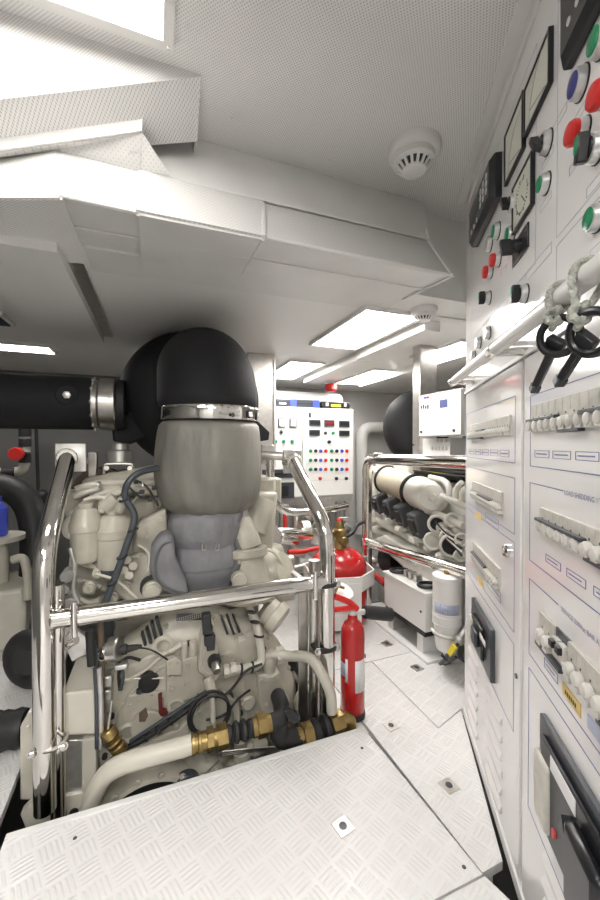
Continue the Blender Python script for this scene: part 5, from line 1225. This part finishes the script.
# ------------------------------------------------------------------ small red fire extinguisher
EY = 1.24; ec = P(352.5, 700, Y=EY); re_ = S(12, ec); ec = V((ec.x, EY, 0)); zn = P(352, 612, Y=EY).z
fe = thing('fire_extinguisher', 'slim red fire extinguisher with a black horn, at the corner of the near floor plate', 'fire extinguisher', (ec.x, EY, 0))
zsho = P(352, 634, Y=EY).z
MB().lathe([(re_*.9, .001), (re_, .012), (re_, zsho), (re_*.93, zsho+.022), (re_*.72, zsho+.043), (re_*.42, zsho+.052), (re_*.38, zn-.008)], ec, (0, 0, 1), 36).build('cylinder_body', 'red_paint', fe, ang=55)
MB().lathe([(re_*1.03, 0.0005), (re_*1.03, .022)], ec, (0, 0, 1), 36).build('foot_ring', 'black_rubber', fe)
vb_ = MB().lathe([(.014, 0), (.017, .004), (.017, .018), (.011, .022), (.011, .030)], (ec.x, EY, zn-.01), (0, 0, 1), 20).build('valve', 'bezel_silver', fe)
for (p0, p1, p2, w) in (((357, 609), (350, 602), (334, 596), 3.0), ((357, 607), (349, 608), (332, 610), 2.6)):
    MB().tube([P(*p0, Y=EY-.01), P(*p1, Y=EY-.012), P(*p2, Y=EY-.012)], S(w, P(350, 605, Y=EY))*1.0, fil=.02, seg=10).build('squeeze_handle', 'red_plastic', fe)
MB().cyl(P(352, 612, Y=EY-.005), P(334, 612.5, Y=EY-.005), .006, seg=12).build('carry_bar', 'bezel_silver', vb_)
MB().cyl(P(354, 612, Y=EY), P(366, 612, Y=EY), .011, seg=14).build('outlet', 'bezel_silver', vb_)
MB().cyl(P(364, 612, Y=EY), P(391, 614.5, Y=EY), .0245, .0255, seg=28, bev=.003).build('discharge_horn', 'black_rubber', fe)
def wrap(name, a0, a1, z0, z1, m):
    n = 10; r1 = re_*1.012; rr1 = [(ec.x+r1*math.cos(math.radians(a0+(a1-a0)*i/n)), ec.y+r1*math.sin(math.radians(a0+(a1-a0)*i/n))) for i in range(n+1)]
    mb = MB()
    for i in range(n): mb.sheet([(*rr1[i], z0), (*rr1[i+1], z0), (*rr1[i+1], z1), (*rr1[i], z1)])
    return mb.build(name, m, fe, solid=.0006)
vw = math.degrees(math.atan2(-ec.y, -ec.x))
la, lb = P(352, 655, Y=EY).z, P(352, 686, Y=EY).z
lw = wrap('label', vw+12, vw+78, lb, la, 'label_white'); wrap('label', vw-75, vw-35, P(352, 672, Y=EY).z, P(352, 659, Y=EY).z, 'label_bluegrey'); 
wrap('label_edge', vw-35, vw-22, P(352, 677, Y=EY).z, P(352, 654, Y=EY).z, 'label_white')
MB().boxb((ec.x+re_*.98, EY-.006, la-.02), (ec.x+re_+.008, EY+.006, la-.005)).build('clip', 'black_rubber', fe)
# beige post box behind the extinguisher
# ------------------------------------------------------------------ right-hand engine and its rail
XE = 1.30
def PX(px, py, X): return P(px, py, X=X)
e2_ = thing('marine_engine', 'far white marine engine with a beige intake filter, on the right beyond the switchboard', 'engine', (1.7, 1.75, -.2))
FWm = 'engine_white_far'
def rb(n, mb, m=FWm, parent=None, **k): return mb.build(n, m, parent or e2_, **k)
rb('engine_block', MB().boxb((1.52, 1.15, -.15), (2.2, 2.42, .80)), bevel=.03)
A, B = PX(387, 479.5, 1.42), PX(414, 490, 1.40); rf = S(13.8, A.lerp(B, .5)); L = (B-A).length; ax = (B-A).normalized()
fl = rb('air_filter', MB().lathe([(rf*.9, 0), (rf, .01), (rf, L*.97), (rf, L)], A, ax, 36), 'filter_beige')
for h in (0.0, L): rb('filter_ring', MB().torus(A+ax*h, ax, rf*1.0, .011, 36, 8), 'black_rubber', fl)
C_ = B+ax*.02
rb('turbo_housing', MB().lathe([(rf*1.0, 0), (rf*1.08, .03), (rf*1.08, .10), (rf*.9, .16), (rf*.4, .19)], C_, ax, 36))
q = PX(431, 497, 1.36); rb('turbo_scroll', MB().lathe([(S(15, q), -.02), (S(16, q), .03), (S(12, q), .06), (S(4, q), .065), (S(3, q), .08)], q, (-.55, -.83, .1), 32))
for i, (px, py, w, h) in enumerate(((381, 503, 13, 18), (393, 507.5, 14, 20), (405, 514, 16, 23), (420, 523, 20, 26))):
    c = PX(px, py, 1.345); cv = rb('coil_cover', MB().box(c, (.10, S(w, c)*.93/.8*.62, S(h, c)), (0, -.35, 0)), 'cover_grey', bevel=.012)
    rb('cover_cap', MB().box(c+V((-.045, 0, -.01)), (.03, S(w, c)*.5, S(h, c)*.55), (0, -.35, 0)), 'black_plastic', cv, bevel=.006)
    rb('cover_foot', MB().box(c+V((-.03, .0, -S(h, c)*.62)), (.06, S(w, c)*.4, .03)), FWm, cv, bevel=.004)
def rt(n, pts, r, m=FWm, fil=.05): 
    p = [PX(*q) for q in pts]; return rb(n, MB().tube(p, S(r, p[len(p)//2]), fil=fil, seg=14), m)
rt('exhaust_manifold', [(374, 516, 1.42), (424, 543, 1.40)], 6.5); rt('exhaust_manifold', [(372, 528, 1.44), (424, 552, 1.42)], 5)
rt('coolant_rail', [(376, 512, 1.38), (428, 538, 1.36)], 2)
m = MB(); m.prism([PX(372, 540, 1.32), PX(384, 535, 1.32), PX(434, 564, 1.30), PX(440, 588, 1.30), PX(428, 590, 1.30)], (.15, 0, 0)); rb('sump_side', m, bevel=.01)
for i in range(6): 
    c = PX(388+7*i, 546+4.6*i, 1.31); rb('bolt', MB().bolt(c, (-1, 0, 0), .008))
rt('charge_pipe', [(376, 470, 1.42), (371, 476, 1.40), (370, 512, 1.38), (374, 524, 1.38)], 6.5); 
m = MB(); m.boxb((1.46, 1.98, .35), (1.9, 2.35, .92)); rb('end_plate', m, bevel=.02)
rt('black_hose', [(372, 472, 1.36), (367, 480, 1.36), (366, 500, 1.36)], 1.4, 'black_rubber')
for pts_, r in (([(442, 496, 1.35), (450, 500, 1.33), (470, 508, 1.31)], 3.2), ([(449, 498, 1.34), (449, 486, 1.34), (444, 480, 1.36), (430, 477, 1.38)], 2.8), ([(456, 500, 1.34), (456, 488, 1.34), (462, 482, 1.34)], 2.6), ([(462, 505, 1.33), (463, 492, 1.33), (468, 488, 1.33)], 3.5), ([(420, 508, 1.36), (440, 515, 1.35), (464, 526, 1.33)], 3.4), ([(436, 510, 1.36), (440, 500, 1.35), (444, 498, 1.35)], 4.2)):
    rt('coolant_hose', pts_, r, 'engine_white_far', .03)
for px, py, r, dk in ((437, 524, 8, 1), (433, 541, 8, 0), (452, 546, 11, 1), (446, 536, 5, 0), (452, 520, 6, 0), (462, 540, 6, 0), (460, 556, 5, 0)):
    c = PX(px, py, 1.33); p_ = rb('pulley', MB().torus(c, (-.6, -.8, 0), S(r, c), S(1.6, c), 24, 8))
    rb('pulley_hub', MB().lathe([(S(r*.9, c), .02), (S(r*.9, c), .04)], c, (.6, .8, 0), 20), 'black_rubber' if dk else FWm, p_)
for i in range(5): rt('belt_cable', [(434+3*i, 520+5*i, 1.32), (446+2*i, 534+3*i, 1.31), (462, 540+4*i, 1.31)], .9, FWm if i % 2 else 'black_rubber')
for px, py, r in ((442, 528, 6), (448, 552, 5), (458, 530, 5), (428, 548, 5), (440, 556, 5), (463, 520, 5)): 
    c = PX(px, py, 1.36); rb('casting', MB().ball(c, S(r, c)), FWm)
rb('flywheel_guard', MB().lathe([(S(17, PX(395, 550, 1.4)), 0), (S(17, PX(395, 550, 1.4)), .10)], PX(388, 555, 1.42), (.3, -.9, 0), 32), 'black_rubber')
rt('red_hose', [(366, 572, 1.36), (376, 576, 1.34), (386, 584, 1.32)], 3.5, 'red_paint', .03); 
for px, py, r in ((370, 566, 5), (375, 560, 6), (380, 566, 4), (368, 578, 4), (374, 545, 7)): 
    c = PX(px, py, 1.42); rb('bracket_casting', MB().ball(c, S(r, c), k=.7), 'aluminium')
for i in range(7): rt('dark_cable', [(414, 463+1.2*i, 1.5), (440, 466+i*1.4, 1.48), (470, 470+i*1.2-(i % 3), 1.46)], 1.3 if i != 5 else .6, 'black_rubber' if i != 5 else 'label_yellow')
rb('cable_tray', MB().boxb((1.52, 1.2, .81), (2.1, 2.2, .86)), 'black_rubber')
# rail
r2 = thing('guard_rail', 'polished steel guard rail along the right-hand engine', 'guard rail', (1.22, 1.9, 0))
XR2 = 1.22
pz = PX(369, 462, XR2); rr_ = S(5.0, pz); ztr = PX(372, 459, XR2).z
yend = PX(367, 500, XR2).y
MB().tube([(XR2, yend, .001), (XR2, yend, ztr), (XR2, 1.12, ztr+.012)], rr_, fil=.07, seg=18).build('top_tube', 'polished_steel', r2)
za, zb = PX(362, 540, XR2).z, PX(466, 571, XR2).z
MB().tube([(XR2, yend, za), (XR2, 1.15, zb)], rr_*.95, seg=18).build('middle_tube', 'polished_steel', r2)
MB().cyl((XR2, yend, za-.03), (XR2, yend, za+.03), rr_*1.25, seg=20, bev=.003).build('clamp', 'polished_steel', r2)
MB().tube([(XR2, 1.16, .001), (XR2, 1.16, ztr)], rr_, seg=16).build('post', 'polished_steel', r2)
c = PX(378, 458, XR2); MB().cyl(c+V((0, 0, -.02)), c+V((0, 0, .03)), .03, seg=18, bev=.003).build('flange', 'brushed_steel', r2)
# white battery box with black handles on a low ledge
lg_ = MB().boxb((1.15, 1.40, .001), (1.33, 2.05, .012)).build('ledge', 'plate_edge'); lg_.name = 'trim_28'; lg_['kind'] = 'structure'
fa, fb_ = PX(384, 592, 1.17), PX(425.5, 614, 1.17)
y1, y0 = fa.y, fb_.y
bb = thing('battery_box', 'white battery box with black rope handles below the right-hand engine', 'battery box', (1.25, (y0+y1)/2, .012))
for y in (y0+.03, y1-.07): MB().boxb((1.18, y, .012), (1.30, y+.045, .118)).build('foot', 'aluminium' if y > y0+.05 else 'plate_edge', bb, bevel=.002)
MB().boxb((1.175, y0+.01, .10), (1.31, y1-.01, .126)).build('base_tray', 'black_plastic', bb)
MB().boxb((1.17, y0, .126), (1.32, y1, .302)).build('box_body', 'cabinet_white', bb, bevel=.004)
MB().boxb((1.164, y0-.004, .300), (1.326, y1+.004, .312)).build('lid', 'cabinet_white', bb, bevel=.003)
for f in (.18, .86):
    c = V((1.235, y0+(y1-y0)*f, .322)); MB().torus(c, (0, .1, 1), .045, .0085, 28, 10).build('rope_handle', 'black_rubber', bb)
for f in (.42, .55, .66): MB().boxb((1.22, y0+(y1-y0)*f-.012, .312), (1.26, y0+(y1-y0)*f+.012, .345)).build('lid_catch', 'aluminium', bb, bevel=.002)
c = V((1.168, y0+.03, .215)); MB().lathe([(.006, 0), (.005, .004)], c, (-1, 0, 0), 12).build('lock', 'charcoal_plastic', bb)
# white filter canister with a yellow tag
cc_ = PX(447, 575, 1.20); rc = S(13.6, cc_); zt2 = cc_.z; zb2 = PX(447, 655, 1.20).z
zb2 = max(zb2, .05)
fcn = thing('filter_canister', 'tall white filter canister with a pale blue label and yellow tag, beside the switchboard edge', 'filter', (cc_.x, cc_.y, 0))
zmid = PX(447, 622, 1.20).z
MB().lathe([(rc*.75, zb2+.03), (rc*.80, zb2+.05), (rc*.92, zmid-.02), (rc*1.0, zmid), (rc*1.0, zt2-.018), (rc*1.04, zt2-.016), (rc*1.04, zt2), (rc*.9, zt2+.006), (rc*.2, zt2+.007)], (cc_.x, cc_.y, 0), (0, 0, 1), 36).build('canister_body', 'cabinet_white', fcn)
for z in (zmid, zmid+.035): MB().torus((cc_.x, cc_.y, z), (0, 0, 1), rc*1.0, .003, 36, 6).build('seam', 'plate_edge', fcn)
z1, z0 = PX(447, 600, 1.2).z, PX(447, 610, 1.2).z
vw2 = math.degrees(math.atan2(-cc_.y, -cc_.x)); mb = MB(); r1 = rc*1.008
for i in range(12):
    a0, a1 = math.radians(vw2-55+110*i/12), math.radians(vw2-55+110*(i+1)/12)
    mb.sheet([(cc_.x+r1*math.cos(a0), cc_.y+r1*math.sin(a0), z0), (cc_.x+r1*math.cos(a1), cc_.y+r1*math.sin(a1), z0), (cc_.x+r1*math.cos(a1), cc_.y+r1*math.sin(a1), z1), (cc_.x+r1*math.cos(a0), cc_.y+r1*math.sin(a0), z1)])
mb.build('label', 'label_bluegrey', fcn, solid=.0006)
MB().lathe([(.014, 0), (.014, .012), (.008, .014), (.008, .026)], (cc_.x, cc_.y, zt2+.006), (0, 0, 1), 12).build('vent_plug', 'brass', fcn)
MB().tube([(cc_.x-rc*1.05, cc_.y+.02, zmid-.03), (cc_.x-rc*1.3, cc_.y-.03, zmid-.035), (cc_.x-rc*.2, cc_.y-rc*1.35, zmid-.04), (cc_.x+rc*1.2, cc_.y-.03, zmid-.04)], .008, fil=.05, seg=10).build('holder_ring', 'aluminium', fcn)
MB().lathe([(.016, 0), (.020, .01), (.02, .045), (.012, .05)], (cc_.x-.0, cc_.y-.01, zb2-.018), (0, 0, 1), 16).build('drain_valve', 'aluminium', fcn)
q = PX(452, 650, 1.16); MB().box(q, (.010, .022, .055), (.5, .1, .0)).build('yellow_tag', 'label_yellow', fcn)
for pts_ in ([(446, 656), (452, 652), (458, 644)], [(442, 655), (448, 662), (456, 657)], [(440, 664), (446, 659)]):
    MB().tube([PX(x, y, 1.18) for x, y in pts_], .007, fil=.01, seg=8).build('valve_lever', 'charcoal_plastic', fcn)
q = PX(459, 640, 1.2); MB().ball(q, .022).build('pipe_fitting', 'aluminium', fcn); MB().cyl(q, q+V((.05, .0, .06)), .014, seg=14).build('pipe_fitting', 'aluminium', fcn)
MB().boxb((cc_.x+.02, cc_.y+rc*.6, .001), (cc_.x+.06, cc_.y+rc*.6+.01, zt2-.05)).build('wall_bracket', 'plate_edge', fcn)
MB().boxb((cc_.x+.02, cc_.y+rc*.6, .001), (cc_.x+.09, cc_.y+rc*.6+.07, .008)).build('bracket_foot', 'plate_edge', fcn)
# white wall box above the right-hand engine, grey box under it
XB2 = 1.36
A, B = PX(419, 395, XB2), PX(461, 389, XB2); zt3, zb3 = (A.z+B.z)/2, PX(440, 435.5, XB2).z
wb = thing('control_box', 'white control box with small dark window, on the steel column above the right-hand engine', 'control box', (XB2, (A.y+B.y)/2, zb3))
MB().boxb((XB2+.02, B.y, zb3), (XB2+.17, A.y, zt3)).build('box_body', 'cabinet_white', wb, bevel=.004)
dd = MB().boxb((XB2, B.y, zb3), (XB2+.02, A.y, zt3)).build('door', 'cabinet_white', wb, bevel=.003)
def wq(n, x0, y0, x1, y1, m, dp=.003):
    a, b = PX(x0, y1, XB2), PX(x1, y0, XB2); return MB().boxb((XB2-dp, b.y, a.z), (XB2, a.y, b.z)).build(n, m, dd)
wq('window', 440, 399, 447.5, 408, 'window_blue'); wq('warning_sticker', 420, 403, 430, 411.5, 'label_white')
for k in range(4): wq('sticker_mark', 421+k*2.2, 405.5-(k % 2), 422.6+k*2.2, 409, 'ink_black', .0036)
wq('small_sticker', 424, 396.5, 426.5, 399, 'blue_bright'); wq('small_sticker', 427, 396, 429.5, 398.6, 'red_plastic')
for x, y in ((421.5, 432), (454, 430.5)):
    c = PX(x, y, XB2); MB().lathe([(.008, 0), (.007, .005)], c, (-1, 0, 0), 14).build('lock', 'charcoal_plastic', dd)
gy0, gy1 = PX(450, 445, 1.42).y, PX(418, 445, 1.42).y
gb_ = thing('terminal_box', 'pale grey terminal box with small cable glands, directly under the white control box', 'terminal box', (1.42, (gy0+gy1)/2, .94))
zg0 = ztr+.03
MB().boxb((1.42, gy0, zg0), (1.60, gy1, zb3-.012)).build('box_body', 'plate_edge', gb_, bevel=.003)
for k in range(5):
    c = PX(432+3.6*k, 448, 1.42); MB().boxb((1.415, c.y-.007, c.z-.012), (1.42, c.y+.007, c.z+.008)).build('cable_gland', 'aluminium', gb_)
for k in range(3):
    c = PX(438+4*k, 440, 1.42); MB().boxb((1.415, c.y-.007, c.z-.012), (1.42, c.y+.007, c.z+.008)).build('cable_gland', 'aluminium', gb_)
cy0, cy1 = PX(421, 420, 1.40).y, PX(412.5, 420, 1.40).y
pc2 = thing('steel_column', 'shiny steel column beside the white control box, in front of the right-hand black silencer', 'column', (1.4, cy0, .8))
MB().boxb((1.40, cy0+.01, .86), (1.52, cy1, LO-.002)).build('column_plate', 'brushed_steel', pc2, bevel=.003)
c = PX(413.5, 445, 1.40); MB().lathe([(.006, 0), (.005, .004)], (1.4, c.y, c.z), (-1, 0, 0), 10).build('bolt', 'charcoal_plastic', pc2)
c = P(421, 427, d=2.95); rm = S(37, c)
s2_ = thing('exhaust_silencer', 'black silencer drum at the right beside the white control box', 'silencer', tuple(c))
MB().lathe([(rm*.2, -.10), (rm*.6, -.08), (rm*.88, -.03), (rm, .05), (rm*.97, .10), (rm*.8, .15), (rm*.3, .18)], c, (0, 1, 0), 48).build('silencer_drum', 'black_foam', s2_, ang=60)
# dark ducting over the control box
MB()
dk = PX(425, 388, 1.5)
t = tag(MB().boxb((1.62, 1.15, .861), (2.2, 1.68, 1.37)).build('cable_duct', 'black_rubber'), 'dark duct behind and above the white control box', 'duct')
# ------------------------------------------------------------------ left side machinery
YL = 2.35
lp_t = P(4, 560, Y=YL)
lt_ = thing('fuel_pump', 'pale grey pump unit with a round flange at the far left edge', 'pump', (lp_t.x, YL, 0))
c = P(-2, 538, Y=YL); zf = c.z; cx = P(-4, 540, Y=YL).x; rfl = S(24, c)
MB().lathe([(rfl*.42, .001-zf+.20), (rfl*.42, -.03), (rfl*.6, -.02), (rfl, -.012), (rfl, .012)], (cx, YL, zf), (0, 0, 1), 36).build('flanged_column', 'hose_white', lt_)
a, b = P(-60, 660, Y=YL-.1), P(28, 585, Y=YL-.1)
MB().boxb((a.x, YL-.15, .001), (b.x, YL+.2, b.z)).build('pump_base', 'hose_white', lt_, bevel=.02)
MB().tube([P(12, 560, Y=YL-.1), P(24, 556, Y=YL-.1), P(28, 575, Y=YL-.12), P(28, 600, Y=YL-.15)], .02, fil=.06).build('drain_hose', 'engine_white', lt_)
bh_ = tag(MB().tube([P(-30, 486, Y=2.6), P(12, 486, Y=2.6), P(34, 510, Y=2.55), P(36, 560, Y=2.5), P(30, 640, Y=2.3)], S(13, P(34, 510, Y=2.5)), fil=.25, seg=20).build('rubber_hose', 'black_rubber'), 'fat black rubber hose curving down left of the guard rail', 'hose')
pv = thing('valve_pipe', 'white plastic pipe elbow with a red valve handle below the black exhaust pipe', 'pipe', tuple(P(20, 470, Y=2.9)))
MB().tube([(-1.55, 2.9, P(-20, 473, Y=2.9).z), P(20, 472, Y=2.9), P(25, 466, Y=2.9), P(25, 425, Y=2.9)], S(4.6, P(20, 470, Y=2.9)), fil=.05, seg=16).build('elbow_pipe', 'hose_white', pv)
for y in (442, 458, 432): 
    c = P(25, y, Y=2.9); MB().lathe([(S(5.4, c), -.03), (S(5.4, c), .02)], c, (0, 0, 1), 20).build('black_union', 'black_rubber', pv)
c = P(17, 454, Y=2.82); MB().lathe([(S(6.5, c), 0), (S(7, c), .02), (S(6, c), .035)], c, (0, -1, 0), 12).build('valve_handle', 'red_plastic', pv); MB().cyl(c, c+V((.04, .08, 0)), .015).build('valve_stem', 'black_rubber', pv)
for x in (6, 12):
    c = P(x, 473, Y=2.9); MB().lathe([(S(5.6, c), -.02), (S(5.6, c), .02)], c, (1, 0, 0), 20).build('black_union', 'black_rubber', pv)
t = tag(MB().tube([P(36, 425, Y=3.3), P(38, 480, Y=3.3), P(40, 530, Y=3.2), P(36, 640, Y=3.2)], .012, fil=.1).build('cable', 'black_rubber'), 'thin black cable running down the grey bulkhead left of the guard rail', 'cable')
rdc = thing('throttle_rod', 'dark horizontal rod with a black grommet behind the left rail post', 'rod', tuple(P(20, 499, Y=3.0)))
MB().cyl((-1.55, 3.0, P(0, 499, Y=3.0).z), P(44, 497, Y=3.0), .012).build('rod', 'charcoal_plastic', rdc); c = P(43, 497, Y=3.0); MB().lathe([(S(7, c), -.03), (S(7.5, c), .0), (S(5, c), .03)], c, (.8, -.5, 0), 20).build('grommet', 'black_rubber', rdc)
bd = tag(MB().lathe([(.04, .0), (.045, .01), (.045, .14), (.02, .17), (.02, .2)], (P(-3, 500, Y=YL).x, YL, zf+.0125), (0, 0, 1), 24).build('blue_bottle', 'blue_bright'), 'blue bottle just showing at the left edge above the pump', 'bottle')
c = P(30, 652, Y=1.85); rt_ = S(24, c)
bf = thing('rubber_mount', 'round black rubber mount on the left floor beside the rail post', 'rubber mount', (c.x, c.y, 0.0))
MB().torus((c.x, c.y, .001+rt_*1.2), (.5, .8, 0), rt_*.8, rt_*.4, 32, 14).build('rubber_ring', 'black_rubber', bf); MB().lathe([(rt_*.6, -.03), (rt_*.6, .03)], (c.x, c.y, .001+rt_*1.2), (.5, .8, 0), 24).build('hub', 'black_plastic', bf)
hb = thing('black_hose_reel', 'low black ribbed hose with a red band on the left floor plate', 'hose', tuple(P(2, 765, Z=0)))
p0 = P(-20, 765, Z=0.0); p1 = P(14, 756, Z=0.0); rh = .06
MB().lathe([(rh*(1 if i % 2 else .9), i*.02) for i in range(22)], V((p1.x+.02, p1.y+.04, rh+.002)), (V((-1, .08, 0))), 24).build('ribbed_hose', 'black_rubber', hb, ang=60)
MB().lathe([(rh*1.02, 0), (rh*1.02, .025)], V((p1.x-.06, p1.y+.046, rh+.002)), V((-1, .08, 0)), 24).build('red_band', 'dark_red_paint', hb)
